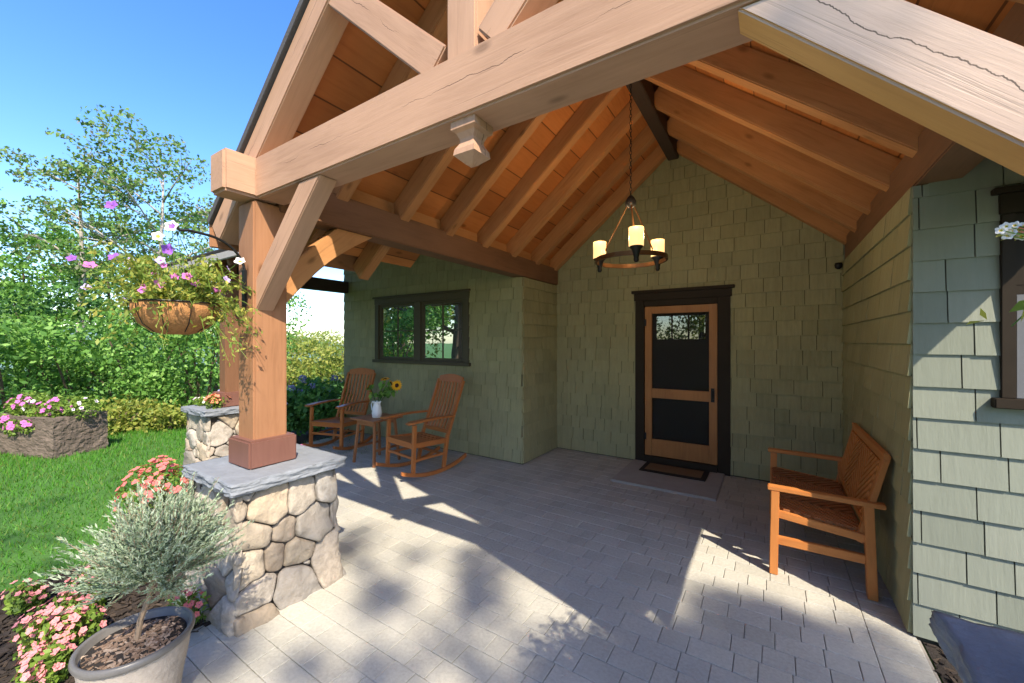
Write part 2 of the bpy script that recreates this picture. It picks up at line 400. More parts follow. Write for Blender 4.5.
def in_patio(x, y):
    if x > 0.665 or y > 5.42 or y < -2: return False
    if y < 1.15: return x > -2.74
    if y < 2.0: return x > -3.6
    if y < 3.12: return x > -5.4
    return x > -6.2
def patio():
    mb = MB()
    mb.box((-2.76, -2.1, -0.08), (0.68, 5.3, -0.012)); mb.box((-5.43, 2.0, -.08), (-2.64, 4.4, -.0125)); mb.box((-6.2, 3.1, -.08), (-5.43, 4.4, -.013))
    structure(mb.build('patio_base', M_sand))
    mb = MB(); rnd = random.Random(3)
    def pav(x0, x1, y0, y1):
        g = 0.0016; b = 0.0026; z = rnd.uniform(-.0014, .0008); tx = rnd.uniform(-.0008, .0008)
        x0 += g; x1 -= g; y0 += g; y1 -= g
        vs = [(x0, y0, -.03), (x1, y0, -.03), (x1, y1, -.03), (x0, y1, -.03), (x0, y0, z - b * .8), (x1, y0, z - b * .8), (x1, y1, z - b * .8), (x0, y1, z - b * .8),
              (x0 + b, y0 + b, z + tx), (x1 - b, y0 + b, z - tx), (x1 - b, y1 - b, z - tx), (x0 + b, y1 - b, z + tx)]
        fs = [(8, 9, 10, 11)]
        for i in range(4):
            j = (i + 1) % 4; fs += [(i, j, j + 4, i + 4), (i + 4, j + 4, j + 8, i + 8)]
        mb.add(vs, fs)
    y = -2.0; row = 0
    while y < 5.4:
        h = 0.14
        x = 0.455
        while x > -6.3:
            w = rnd.choice((0.105, 0.14, 0.14, 0.21, 0.21))
            if row % 2 == 0 and x == 0.455: w *= .6
            if in_patio(x - w + .02, y + h / 2): pav(x - w, x, y, y + h)
            x -= w
        y += h; row += 1
    y = -2.0
    while y < 5.35:
        pav(0.455, 0.665, y, y + .105); y += .105
    structure(mb.build('patio_paving', M_paver))
patio()

BED = [(-2.63, -2), (-4.0, -2), (-4.1, 0.1), (-4.15, .75), (-5.0, 1.1), (-5.5, 1.6), (-5.5, 3.1), (-2.63, 3.1)]
BED2 = [(0.69, 3.0), (0.69, -1.5), (2.6, -1.5), (2.6, 3.0)]
BED3 = [(-5.4, 2.7), (-7.3, 2.9), (-7.4, 6.4), (-6.2, 6.4), (-6.2, 3.12), (-5.4, 3.12)]
def pip(x, y, poly):
    ins = False; n = len(poly)
    for i in range(n):
        x1, y1 = poly[i]; x2, y2 = poly[(i + 1) % n]
        if (y1 > y) != (y2 > y) and x < (x2 - x1) * (y - y1) / (y2 - y1) + x1: ins = not ins
    return ins
def beds():
    mb = MB()
    for k, poly in enumerate((BED, BED2, BED3)):
        z = -0.018 + 0.003 * k
        mb.add([(x, y, z) for x, y in poly], [tuple(range(len(poly)))])
    structure(mb.build('garden_bed', M_bed))
    mb = MB(); rnd = random.Random(5); n = 0
    while n < 4200:
        bx = rnd.choice((0, 0, 0, 1))
        if bx == 0: x, y = rnd.uniform(-4.15, -2.64), rnd.uniform(-.6, 1.0); ok = pip(x, y, BED)
        else: x, y = rnd.uniform(.7, 1.5), rnd.uniform(1.5, 2.98); ok = True
        if not ok: continue
        n += 1
        M = Matrix.Translation((x, y, -.012 + rnd.random() * .012)) @ Matrix.Rotation(rnd.random() * 6.3, 4, 'Z') @ Matrix.Rotation(rnd.uniform(-.5, .5), 4, 'X')
        l = rnd.uniform(.008, .03); w = l * rnd.uniform(.25, .6)
        mb.box((-l, -w, -.003), (l, w, .004), 0, M)
    o = mb.build('mulch', M_soil); o['label'] = 'dark bark mulch spread over the planting beds'; o['category'] = 'mulch'; o['kind'] = 'stuff'
beds()

def grass():
    N = 150000
    x = RNG.uniform(-15, -3.9, N); y = RNG.uniform(-2.2, 6.5, N)
    keep = RNG.random(N) < np.clip(5.5 / np.hypot(x, y), 0.25, 1)
    x, y = x[keep], y[keep]
    ok = np.array([not (pip(a, b, BED) or pip(a, b, BED3)) for a, b in zip(x, y)]); x, y = x[ok], y[ok]; n = len(x)
    far = np.hypot(x, y) / 6
    h = RNG.uniform(.025, .055, n) * np.clip(far, .9, 1.6); w = RNG.uniform(.003, .005, n) * np.clip(far, 1, 2.2)
    a = RNG.uniform(0, 6.283, n); le = RNG.normal(0, .018, (n, 2))
    b0 = np.stack([x - np.cos(a) * w, y - np.sin(a) * w, np.full(n, -.03)], 1)
    b1 = np.stack([x + np.cos(a) * w, y + np.sin(a) * w, np.full(n, -.03)], 1)
    tp = np.stack([x + le[:, 0], y + le[:, 1], -.03 + h], 1)
    V = np.stack([b0, b1, tp], 1).reshape(-1, 3); F = np.arange(3 * n).reshape(n, 3)
    tag(np_mesh('grass', V, F, L_grass), 'mown green lawn grass dappled with tree shade', 'grass', kind='stuff')
grass()

# ------------------------------------------------------------------ house
H = tag(empty('house', (AX, 5.4, 0)), 'green shingled house with open timber gable porch on stone piers', 'house')
H.location = (0, 0, 0)

def clip_poly(poly, a, b, c):
    """keep a*u + b*v <= c"""
    out = []
    for i in range(len(poly)):
        p, q = poly[i], poly[(i + 1) % len(poly)]
        dp = a * p[0] + b * p[1] - c; dq = a * q[0] + b * q[1] - c
        if dp <= 0: out.append(p)
        if (dp < 0 < dq) or (dq < 0 < dp):
            s = dp / (dp - dq); out.append((p[0] + (q[0] - p[0]) * s, p[1] + (q[1] - p[1]) * s))
    return out

def shingles(name, org, ud, nd, W, z0, z1, mat, holes=(), clips=(), expo=0.165, wmin=.13, wmax=.27, seed=1, backing=True, gap=.005, butt=(.014, .018)):
    org = Vector(org); ud = Vector(ud); nd = Vector(nd); rnd = random.Random(seed); mb = MB()
    P = lambda u, v, o: org + ud * u + Vector((0, 0, v)) + nd * o
    z = z0; row = 0
    while z < z1:
        h = expo * rnd.uniform(.97, 1.03); u = -rnd.uniform(0, wmax)
        while u < W:
            w = rnd.uniform(wmin, wmax); a, b = max(0, u), min(W, u + w - gap); u += w
            if b - a < .012: continue
            j = rnd.uniform(-.0012, .001); th = rnd.uniform(*butt)
            rects = [(a, b, z + j, min(z + h + .012, z1))]
            for (h0, h1, g0, g1) in holes:
                nr = []
                for (x0, x1, y0, y1) in rects:
                    if x1 <= h0 or x0 >= h1 or y1 <= g0 or y0 >= g1: nr.append((x0, x1, y0, y1)); continue
                    if x0 < h0: nr.append((x0, h0, y0, y1))
                    if x1 > h1: nr.append((h1, x1, y0, y1))
                    if y0 < g0: nr.append((max(x0, h0), min(x1, h1), y0, g0))
                    if y1 > g1: nr.append((max(x0, h0), min(x1, h1), g1, y1))
                rects = nr
            for (x0, x1, y0, y1) in rects:
                poly = [(x0, y0), (x1, y0), (x1, y1), (x0, y1)]
                for cl in clips:
                    poly = clip_poly(poly, *cl)
                    if len(poly) < 3: break
                if len(poly) < 3: continue
                off = lambda v: .004 + th * (1 - (v - z) / (h + .012))
                k = len(poly)
                vs = [P(p, q, off(q)) for p, q in poly] + [P(p, q, -.002) for p, q in poly]
                mb.add(vs, [tuple(range(k))] + [(i, i + k, (i + 1) % k + k, (i + 1) % k) for i in range(k)])
        z += h; row += 1
    o = mb.build(name, mat, H)
    if backing:
        # solid wall behind the shingles, open where the windows and door are
        bk = MB(); us = sorted({0, W, *[x for h in holes for x in h[:2]]}); vs_ = sorted({z0 - .05, z1, *[x for h in holes for x in h[2:]]})
        for i in range(len(us) - 1):
            for j in range(len(vs_) - 1):
                cu, cv = (us[i] + us[i + 1]) / 2, (vs_[j] + vs_[j + 1]) / 2
                if any(h[0] < cu < h[1] and h[2] < cv < h[3] for h in holes): continue
                poly = [(us[i], vs_[j]), (us[i + 1], vs_[j]), (us[i + 1], vs_[j + 1]), (us[i], vs_[j + 1])]
                for cl in clips:
                    poly = clip_poly(poly, *cl)
                    if len(poly) < 3: break
                if len(poly) >= 3: bk.prism(poly, lambda u, v, t_: P(u, v, -.003 - .12 * t_))
        bk.build('sheathing', M_back, o)
    return o

SL = 0.836                                   # 10 in 12 roof
RT = 4.39                                    # roof top at the ridge
XL, XR = -2.70, 0.65                         # inner wall faces
YB, YL, YR = 5.40, 4.42, 3.00                # back wall, left wing wall, right wing wall
def roofz(x, off=0): return RT - SL * abs(x - AX) - off
# back gable wall
DW0, DW1, DZ = -1.51 - XL, -0.40 - XL, 2.2
shingles('gable_wall', (XL, YB, 0), (1, 0, 0), (0, -1, 0), XR - XL, 0.015, 4.1, M_shing,
         holes=[(DW0 + .02, DW1 - .02, -.1, DZ)],
         clips=[(SL, 1, RT - .165 + SL * (AX - XL)), (-SL, 1, RT - .165 - SL * (AX - XL))], seed=2)
shingles('return_wall', (XL, YL, 0), (0, 1, 0), (1, 0, 0), YB - YL, 0.015, 2.44, M_shing, seed=3)
shingles('side_wall', (XR, YB, 0), (0, -1, 0), (-1, 0, 0), YB - YR, 0.015, 2.44, M_shing, seed=4, wmin=.16, wmax=.42, expo=.176)
WX0, WX1, WZ0, WZ1 = -5.62, -3.58, 1.25, 2.345
shingles('wing_wall', (-6.5, YL, 0), (1, 0, 0), (0, -1, 0), XL + 6.5, 0.015, 3.45, M_shing,
         holes=[(WX0 + 6.5 + .03, WX1 + 6.5 - .03, WZ0 + .02, WZ1 - .02), (XL + 6.5 - .06, XL + 6.5, 2.44, 3.5)], seed=5)
RX0, RX1, RZ0, RZ1 = 0.962, 2.0, 1.27, 2.36
shingles('front_wall', (XR, YR, 0), (1, 0, 0), (0, -1, 0), 3.2, 0.015, 3.1, M_shing2,
         holes=[(RX0 - XR + .02, RX1 - XR - .02, RZ0 + .02, RZ1 - .02), (0, .06, 2.44, 3.5)], seed=6, wmin=.16, wmax=.3, expo=.169, gap=.0055, butt=(.010, .014))
# rest of the building behind those walls
bd = MB(); bd.box((-6.5, YL + .14, -.05), (-6.38, 9, 3.4)); bd.box((-6.5, 9, -.05), (3.85, 9.12, 3.4)); bd.box((3.73, YR + .14, -.05), (3.85, 9, 3.4))
bd.build('rear_wall', M_shing, H)

# --- timber truss
TY0, TY1, TZ0, TZ1 = 1.20, 1.38, 2.487, 2.74
PLX0, PLX1 = -2.855, -2.67                   # left plate
QLX0, QLX1 = 0.655, 0.84                     # right plate
tb = timber('tie_beam', (PLX1, (TY0 + TY1) / 2, (TZ0 + TZ1) / 2), (QLX0, (TY0 + TY1) / 2, (TZ0 + TZ1) / 2), TY1 - TY0, TZ1 - TZ0, W_front, H, bevel=.01)
for x0, x1 in ((PLX0, PLX1), (QLX0, QLX1)):
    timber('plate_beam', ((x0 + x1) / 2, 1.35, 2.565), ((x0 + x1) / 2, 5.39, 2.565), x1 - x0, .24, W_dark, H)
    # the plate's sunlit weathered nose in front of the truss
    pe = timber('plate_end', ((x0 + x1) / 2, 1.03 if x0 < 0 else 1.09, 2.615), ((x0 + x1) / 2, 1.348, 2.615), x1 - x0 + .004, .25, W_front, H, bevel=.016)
# king post, struts, principal rafters
timber('king_post', (AX, 1.285, TZ1), (AX, 1.285, 4.14), .15, .13, W_front, H, up=(0, 1, 0))
for s in (-1, 1):
    a = Vector((AX + s * .13, 1.285, TZ1 + .02)); b = a + Vector((s * .77, 0, .697))
    timber('strut', a, b, .13, .15, W_front, H, up=(0, 0, 1))
    off = .06 + .084 / math.cos(math.atan(SL))
    a = Vector((AX + s * 2.235, 1.28, roofz(AX + 2.235, off))); b = Vector((AX + s * .0, 1.28, roofz(AX, off)))
    timber('principal_rafter', a, b, .14, .168, W_front, H)
# pendant under the king post
pn = MB()
pn_s = .82
prof = [(.075, 0), (.075, -.035), (.056, -.045), (.043, -.07), (.042, -.085), (.062, -.115), (.066, -.14), (.02, -.175), (.0015, -.182)]
for i in range(len(prof) - 1):
    (r0, z0), (r1, z1) = prof[i], prof[i + 1]; r0 *= pn_s; r1 *= pn_s; z0 *= .95; z1 *= .95
    vs = [(-r0, -r0, z0), (r0, -r0, z0), (r0, r0, z0), (-r0, r0, z0), (-r1, -r1, z1), (r1, -r1, z1), (r1, r1, z1), (-r1, r1, z1)]
    pn.add(vs, [(0, 1, 5, 4), (1, 2, 6, 5), (2, 3, 7, 6), (3, 0, 4, 7)])
o = pn.build('pendant', W_front, H); o.location = (AX + .01, 1.28, TZ0 + .001)
# knee braces across the front
def arch_brace(p_low, p_high, w, h, mat, side=(0, 1, 0)):
    return timber('knee_brace', p_low, p_high, w, h, mat, H, up=(0, 0, 1))
def plane_brace(name, pts, y0, y1, mat, grain):
    """brace cut square to the post and beam it meets: outline in x-z, thickness in y; mesh turned so that its grain runs along local z"""
    M, L = frame(grain[0], grain[1], (0, 0, 1)); Mi = M.inverted(); mb = MB()
    mb.prism(pts, lambda u, v, t_: Mi @ Vector((u, y0 + (y1 - y0) * t_, v)))
    return mb.build(name, mat, H, bevel=.006, M=M)
# right: lower edge x+z=2.40
e = TZ0 - .001; px = QLX0 + .03
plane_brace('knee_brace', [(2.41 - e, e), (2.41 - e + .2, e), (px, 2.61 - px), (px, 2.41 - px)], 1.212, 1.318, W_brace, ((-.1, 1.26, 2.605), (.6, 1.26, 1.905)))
# left: mirrored
qx = PLX1 - .03; ml = 2.41 - 2 * AX
mir = lambda x: 2 * AX - x
plane_brace('knee_brace', [(mir(2.41 - e), e), (mir(2.41 - e + .2), e), (qx, 2.61 - mir(qx)), (qx, 2.41 - mir(qx))], 1.212, 1.318, W_front, ((-2.75, 1.26, 1.855), (-2.05, 1.26, 2.555)))
# braces along the plates, back from the posts
def side_brace(x0, x1):
    pts = [(1.40, 1.84), (1.40, 2.09), (1.78, 2.444), (2.1, 2.444)]
    arc = []
    for k in range(1, 8):                    # hollowed underside
        f = k / 8; y = 2.1 + (1.40 - 2.1) * f; z = 2.444 + (1.84 - 2.444) * f; s = math.sin(f * math.pi) * .05
        arc.append((y - s * .65, z + s * .75))
    M, L = frame((x0, 1.4, 1.9), (x0, 2.0, 2.45), (1, 0, 0)); Mi = M.inverted(); mb = MB()
    mb.prism(pts + arc, lambda u, v, t_: Mi @ Vector((x0 + (x1 - x0) * t_, u, v)))
    mb.build('knee_brace', W_raft, H, bevel=.005, M=M)
side_brace(-2.84, -2.705); side_brace(0.68, 0.815)

# --- posts
def post(x, y, top, w=.205, m=None):
    p = timber('post', (x, y, .79), (x, y, top), w, w, m or W_post, H, up=(0, 1, 0), bevel=.01)
    o = MB().box((-.145, -.145, 0), (.145, .145, .175)).build('post_base', W_base, p, .012)
    Mi = p.matrix_basis.inverted(); o.matrix_basis = Mi @ Matrix.Translation((x, y, .815))
    return p
POSTS = [(-2.785, 1.30), (0.76, 1.30)]
for x, y in POSTS: post(x, y, 2.48)
post(-5.56, 2.22, 2.42, .17, W_dark)

# --- stone piers
def voronoi(W, Hh, n, rnd):
    pts = [(rnd.uniform(0, W), rnd.uniform(0, Hh)) for _ in range(n)]
    wt = [rnd.uniform(-.02, .02) for _ in pts]
    for it in range(3):
        cells = []
        for i, p in enumerate(pts):
            poly = [(0, 0), (W, 0), (W, Hh), (0, Hh)]
            for j, q in enumerate(pts):
                if i == j: continue
                a, b = q[0] - p[0], q[1] - p[1]; cc = (q[0] ** 2 + q[1] ** 2 - p[0] ** 2 - p[1] ** 2 + wt[i] - wt[j]) / 2
                poly = clip_poly(poly, a, b, cc)
                if len(poly) < 3: break
            cells.append(poly)
        if it < 2: pts = [(sum(v[0] for v in c) / len(c), sum(v[1] for v in c) / len(c)) if len(c) > 2 else p for c, p in zip(cells, pts)]
    return cells
def pier(cx, cy, seed, n=20, w=.29):
    rnd = random.Random(seed); h = .745
    o = MB().box((cx - w + .01, cy - w + .01, -.04), (cx + w - .01, cy + w - .01, h)).build('stone_pier', M_mortar, H, .02)
    mb = MB()
    for k in range(4):
        ang = k * math.pi / 2
        ud = Vector((math.cos(ang), math.sin(ang), 0)); nd = Vector((math.sin(ang), -math.cos(ang), 0)); ctr = Vector((cx, cy, 0))
        for poly in voronoi(2 * w + .04, h + .03, n, rnd):
            if len(poly) < 3: continue
            # wobble the outline: subdivide edges
            den = []
            for i in range(len(poly)):
                p, q = poly[i], poly[(i + 1) % len(poly)]
                L = math.hypot(q[0] - p[0], q[1] - p[1]); m = max(1, int(L / .018))
                for s in range(m): den.append((p[0] + (q[0] - p[0]) * s / m, p[1] + (q[1] - p[1]) * s / m))
            gx = sum(p[0] for p in den) / len(den); gy = sum(p[1] for p in den) / len(den)
            size = sum(math.hypot(p[0] - gx, p[1] - gy) for p in den) / len(den)
            if size < .02: continue
            dep = rnd.uniform(.018, .036); rings = []; ph = rnd.random() * 9; tilt = (rnd.uniform(-.12, .12), rnd.uniform(-.16, .12))
            for inset, dd in ((.003, -.03), (.0035, 0.1), (.005, .6), (.011, .86), (.026, .97), (.06, 1.0)):
                ring = []
                for i, (x, y) in enumerate(den):
                    L = math.hypot(x - gx, y - gy) or 1e-4
                    # round the corners off
                    nb = [den[(i + q) % len(den)] for q in (-1, 0, 1)]
                    x, y = sum(p[0] for p in nb) / 3, sum(p[1] for p in nb) / 3
                    wv = MN.noise(Vector((x * 14, y * 14, seed + k * 5))) * .008; x += wv; y -= wv * .6
                    s = max(.12, 1 - inset / L); xx = gx + (x - gx) * s; yy = gy + (y - gy) * s
                    o_ = -.012 + max(dd, -.5) * dep + (MN.noise(Vector((xx * 13, yy * 13, ph))) * .026 + MN.noise(Vector((xx * 45, yy * 45, ph))) * .005) * max(dd, 0)
                    if dd > 0: o_ += ((xx - gx) * tilt[0] + (yy - gy) * tilt[1])
                    flare = .055 * max(0, 1 - yy / .5) ** 1.5
                    ring.append(ctr + ud * (xx - w - .02) * (1 + flare * 1.5) + Vector((0, 0, yy - .03)) + nd * (w + o_ + flare))
                rings.append(ring)
            m = len(den); vs = [v for r in rings for v in r]; fs = []
            for a in range(len(rings) - 1):
                for i in range(m):
                    p, q = a * m + i, a * m + (i + 1) % m; fs.append((p, q, q + m, p + m))
            fs.append(tuple((len(rings) - 1) * m + i for i in range(m)))
            mb.add(vs, fs)
    mb.build('fieldstone', M_stone, o, smooth=True)
    # rough slab on top
    bm = bmesh.new(); bmesh.ops.create_cube(bm, size=1)
    bmesh.ops.subdivide_edges(bm, edges=bm.edges, cuts=40, use_grid_fill=True)
    cw = w + .055
    for v in bm.verts:
        x, y, z = v.co
        side = max(abs(x), abs(y)) > .499
        jit = MN.noise(Vector((x * 9, y * 9, z * 2.5 + seed))) * .012 + MN.noise(Vector((x * 28, y * 28, z * 6 + seed))) * .006
        k = 1 - (.012 * (abs(z) > .45)) + (jit / cw if side else 0)
        v.co = (cx + x * 2 * cw * k, cy + y * 2 * cw * k, .785 + z * .066 + MN.noise(Vector((x * 7, y * 7, seed))) * .003 + MN.noise(Vector((x * 22, y * 22, seed))) * .0016)
    me = bpy.data.meshes.new('cap_stone'); bm.to_mesh(me); bm.free(); me.materials.append(M_cap)
    me.polygons.foreach_set('use_smooth', [True] * len(me.polygons))
    link(bpy.data.objects.new('cap_stone', me), o)
pier(-2.775, 1.32, 11); pier(0.745, 1.29, 12); pier(-5.62, 2.2, 13)

# --- roof of the porch
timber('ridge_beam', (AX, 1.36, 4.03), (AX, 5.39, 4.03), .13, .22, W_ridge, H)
for x in ((PLX0 + PLX1) / 2, (QLX0 + QLX1) / 2):
    timber('frieze_block', (x, 1.4, 2.74), (x, 5.39, 2.74), .04, .13 if x < 0 else .13, W_raft, H)
ys = [1.80, 2.40, 2.98, 3.57, 4.16, 4.76, 5.32]
cosr = math.cos(math.atan(SL))
for s in (-1, 1):
    for y in ys:
        xe = AX + s * (2.25 if y < 2.6 else 1.8)
        off = .15 + .085 / cosr
        a = Vector((xe, y, roofz(xe, off))); b = Vector((AX + s * .06, y, roofz(AX + .06, off)))
        timber('rafter', a, b, .105, .17, W_raft, H)
    # decking boards under the roofing
    M = Matrix.Translation((AX, 0, RT - .02)) @ Matrix.Rotation(math.atan(SL) * s, 4, 'Y')
    def slab(name, mat, x0, x1, y0, y1, z0, z1, bev=.003):
        # local z along the ridge so that the boards' grain follows it
        Mr = M @ Matrix.Rotation(-math.pi / 2, 4, 'X')
        lo, hi = sorted((s * x0, s * x1))
        return MB().box((lo, -z1, y0), (hi, -z0, y1)).build(name, mat, H, bev, M=Mr)
    Lr = 2.285 / cosr
    slab('roof_decking', W_deck, .0, Lr - .015, 1.352, YR, -.1, -.03)
    slab('roof_decking', W_deck, .0, (XR + .2 - AX) / cosr if s > 0 else 1.86 / cosr, YR, YB + .1, -.1, -.03)
    slab('roofing', M_roof, -.02, Lr + .02, 1.188, YR, -.029, .018)
    slab('roofing', M_roof, -.02, (XR + .25 - AX) / cosr if s > 0 else 1.92 / cosr, YR, YB + .3, -.029, .018)
    # eave board
    x = AX + s * 2.298
    timber('eave_board', (x, 1.2, roofz(x, .105)), (x, YR if s > 0 else 2.5, roofz(x, .105)), .025, .19, W_post, H)
# --- side porch over the rocking chairs
PY0, PZ0, PS = 1.95, 2.58, 0.33
def shed_slab(name, mat, x0, x1, y0, y1, o0, o1):
    z = lambda y, o: PZ0 + PS * (y - PY0) + o
    vx = lambda y: max(x1, AX - (RT - z(y, 0)) / SL + .06)
    mb = MB(); vs = [(x, y, z(y, o)) for o in (o0, o1) for y in (y0, y1) for x in (x0, vx(y))]
    mb.add(vs, [(0, 1, 3, 2), (4, 5, 7, 6), (0, 1, 5, 4), (2, 3, 7, 6), (0, 2, 6, 4), (1, 3, 7, 5)])
    return mb.build(name, mat, H, .003)
shed_slab('shed_decking', W_raft, -6.7, -3.24, PY0 + .03, YL + .1, -.03, 0)
shed_slab('shed_roofing', M_roof, -6.74, -3.22, PY0 - .02, 6.9, .002, .05)
timber('shed_fascia', (-6.72, PY0 - .005, PZ0 - .02), (-3.3, PY0 - .005, PZ0 - .02), .03, .12, M_gutter, H)
timber('porch_beam', (-6.42, 2.25, 2.57), (-6.42, 4.40, 2.57), .15, .2, W_ridge, H)
timber('porch_header', (-6.5, 2.2, 2.47), (-5.5, 2.2, 2.47), .14, .12, W_dark, H)
for x in (-6.2, -5.6, -5.0, -4.4, -3.8):
    timber('shed_rafter', (x, PY0 + .02, PZ0 - .09), (x, YL - .03, PZ0 - .09 + PS * (YL - .05 - PY0)), .07, .11, W_dark, H)
# main roof over the wings, seen only from aside
rb = MB(); rb.add([(-6.8, 6.9, 4.25), (4.2, 6.9, 4.25), (4.2, 9.4, 3.3), (-6.8, 9.4, 3.3), (-6.8, 6.9, 4.15), (4.2, 6.9, 4.15), (4.2, 9.4, 3.2), (-6.8, 9.4, 3.2)],
                  [(0, 1, 2, 3), (4, 5, 6, 7), (0, 1, 5, 4), (1, 2, 6, 5), (2, 3, 7, 6), (3, 0, 4, 7)])
rb.add([(0.9, 2.72, 2.98), (4.2, 2.72, 2.98), (4.2, 6.9, 4.26), (0.9, 6.9, 4.26), (0.9, 2.72, 2.9), (4.2, 2.72, 2.9), (4.2, 6.9, 4.16), (0.9, 6.9, 4.16)],
       [(0, 1, 2, 3), (4, 5, 6, 7), (0, 1, 5, 4), (1, 2, 6, 5), (2, 3, 7, 6), (3, 0, 4, 7)])
rb.build('rear_roof', M_roof, H)

# --- front door with its screen door
D = block('door', (-1.40, YB + .06, .1), (-.53, YB + .10, 2.06), M_inner, H, .004)
for k in range(3):
    x0 = -1.255 + k * .2
    MB().box((x0, YB + .052, 1.63), (x0 + .18, YB + .0575, 1.93)).build('door_lite', M_glass2, D)
fr = MB()
fr.box((-1.395, YB - .006, .1), (-1.305, YB + .034, 2.06)); fr.box((-.625, YB - .006, .1), (-.535, YB + .034, 2.06))
fr.box((-1.304, YB - .004, 1.965), (-.626, YB + .032, 2.058)); fr.box((-1.304, YB - .004, .86), (-.626, YB + .032, .985)); fr.box((-1.304, YB - .004, .102), (-.626, YB + .032, .32))
sd = MB(); 
sdo = fr.build('screen_door', W_door, H, .004)
t = NT('insect screen'); t.col((0.012, 0.012, 0.012)); t.rough(.9); tr = t.n('BsdfTransparent'); mx = t.n('MixShader'); mx.inputs[0].default_value = .35
t.l(t.b.outputs[0], mx.inputs[2]); t.l(tr.outputs[0], mx.inputs[1]); t.l(mx.outputs[0], t.out.inputs[0])
for z0, z1 in ((.32, .86), (.985, 1.965)):
    MB().box((-1.31, YB + .012, z0 - .004), (-.62, YB + .014, z1 + .004)).build('screen', t.m, sdo)
hd = MB(); hd.tube([(-.585, YB - .008, 1.0), (-.585, YB - .045, 1.0), (-.585, YB - .05, .97), (-.585, YB - .045, .9), (-.585, YB - .008, .9)], .008, 8); hd.box((-.605, YB - .011, .86), (-.565, YB - .004, 1.03))
hd.build('handle', M_black, sdo)
for z in (.35, 1.85):
    MB().box((-1.405, YB - .014, z - .045), (-1.375, YB - .004, z + .045)).build('hinge', M_black, sdo)
cs_ = MB()
cs_.box((-1.515, YB - .03, 0.0), (-1.402, YB + .05, 2.14)); cs_.box((-.528, YB - .03, 0.0), (-.395, YB + .05, 2.14))
cs_.box((-1.53, YB - .034, 2.142), (-.38, YB + .05, 2.235)); cs_.box((-1.56, YB - .055, 2.237), (-.35, YB + .05, 2.275)); cs_.box((-1.4, YB - .02, 2.065), (-.53, YB + .05, 2.1405))
cs_.box((-1.4, YB - .05, .02), (-.53, YB + .1, .099))
cs_.build('door_casing', M_trim, H, .003)
st = MB().box((-1.54, 4.45, -.03), (-.45, YB - .002, .02)).build('doorstep', M_conc, None, .008); structure(st)

# --- windows
def window(x0, x1, z0, z1, y, trim, sash, kind):
    fr = MB(); c = .095 if kind == 2 else .05; p = .028
    fr.box((x0, y - p, z0 + .05), (x0 + c, y + .05, z1 - .13)); fr.box((x1 - c, y - p, z0 + .05), (x1, y + .05, z1 - .13))
    fr.box((x0 - .005, y - p - .003, z1 - .129), (x1 + .005, y + .05, z1 - .03)); fr.box((x0 - .03, y - p - .025, z1 - .029), (x1 + .03, y + .05, z1))
    w = fr.build('window', trim, H, .003)
    s = MB().box((x0 - .03, y - p - .03, z0), (x1 + .03, y + .05, z0 + .049)).build('sill', trim, w, .004)
    if kind == 2:
        xm = (x0 + x1) / 2
        MB().box((xm - .06, y - .02, z0 + .05), (xm + .06, y + .05, z1 - .13)).build('mullion', trim, w, .003)
        spans = [(x0 + c, xm - .06), (xm + .06, x1 - c)]
        for a, b in spans:
            f = MB(); z2, z3 = z0 + .05, z1 - .13; k = .05
            f.box((a, y - .004, z2), (a + k, y + .04, z3)); f.box((b - k, y - .004, z2), (b, y + .04, z3)); f.box((a + k, y - .003, z2), (b - k, y + .04, z2 + k)); f.box((a + k, y - .003, z3 - k), (b - k, y + .04, z3))
            f.build('sash', sash, w, .003)
            MB().box((a + k - .004, y + .018, z2 + k - .004), (b - k + .004, y + .024, z3 - k + .004)).build('pane', M_glass, w)
            f = MB(); f.box(((a + b) / 2 - .008, y + .008, z2 + k), ((a + b) / 2 + .008, y + .02, z3 - k)); zm = z2 + k + (z3 - z2 - 2 * k) * .52
            f.box((a + k, y + .009, zm - .008), (b - k, y + .0195, zm + .008)); f.build('muntin', M_trim2, w)
    else:
        zm = z0 + .05 + (z1 - z0 - .18) * .56
        a, b = x0 + c, x1 - c
        f = MB(); f.box((a, y - .01, zm), (b, y + .04, zm + .045)); f.box((a, y - .008, zm + .045), (a + .045, y + .04, z1 - .13)); f.box((b - .045, y - .008, zm + .045), (b, y + .04, z1 - .13)); f.build('sash', trim, w, .003)
        MB().box((a + .04, y + .012, zm + .04), (b - .04, y + .02, z1 - .12)).build('pane', M_darkglass, w)
        f = MB(); f.box((a, y - .02, z0 + .05), (a + .035, y + .04, zm)); f.box((b - .035, y - .02, z0 + .05), (b, y + .04, zm)); f.box((a + .035, y - .019, z0 + .05), (b - .035, y + .04, z0 + .085)); f.build('screen_frame', M_screen, w, .003)
        MB().box((a + .03, y + .004, z0 + .08), (b - .03, y + .008, zm)).build('screen', M_screen, w)
window(WX0, WX1, WZ0, WZ1, YL, M_trim2, M_trim2, 2)
window(RX0, RX1, RZ0, RZ1 + .0, YR, M_trim, M_trim, 1)
# dark panels behind windows and door, standing in for unlit rooms
for lo, hi in (((WX0, YL + .16, WZ0 - .2), (WX1, YL + .2, WZ1 + .2)), ((RX0, YR + .16, RZ0 - .2), (RX1, YR + .2, RZ1 + .2)), ((-1.7, YB + .16, 0), (-.3, YB + .2, 2.4))):
    MB().box(lo, hi).build('dark_room_panel', M_inner, H)
# security camera sized sensor in the corner under the plate
MB().lathe([(.03, 0), (.034, -.02), (.03, -.05), (.012, -.065)], 12, (XR - .05, YB - .06, 2.42)).build('porch_sensor', M_black, H, smooth=True)

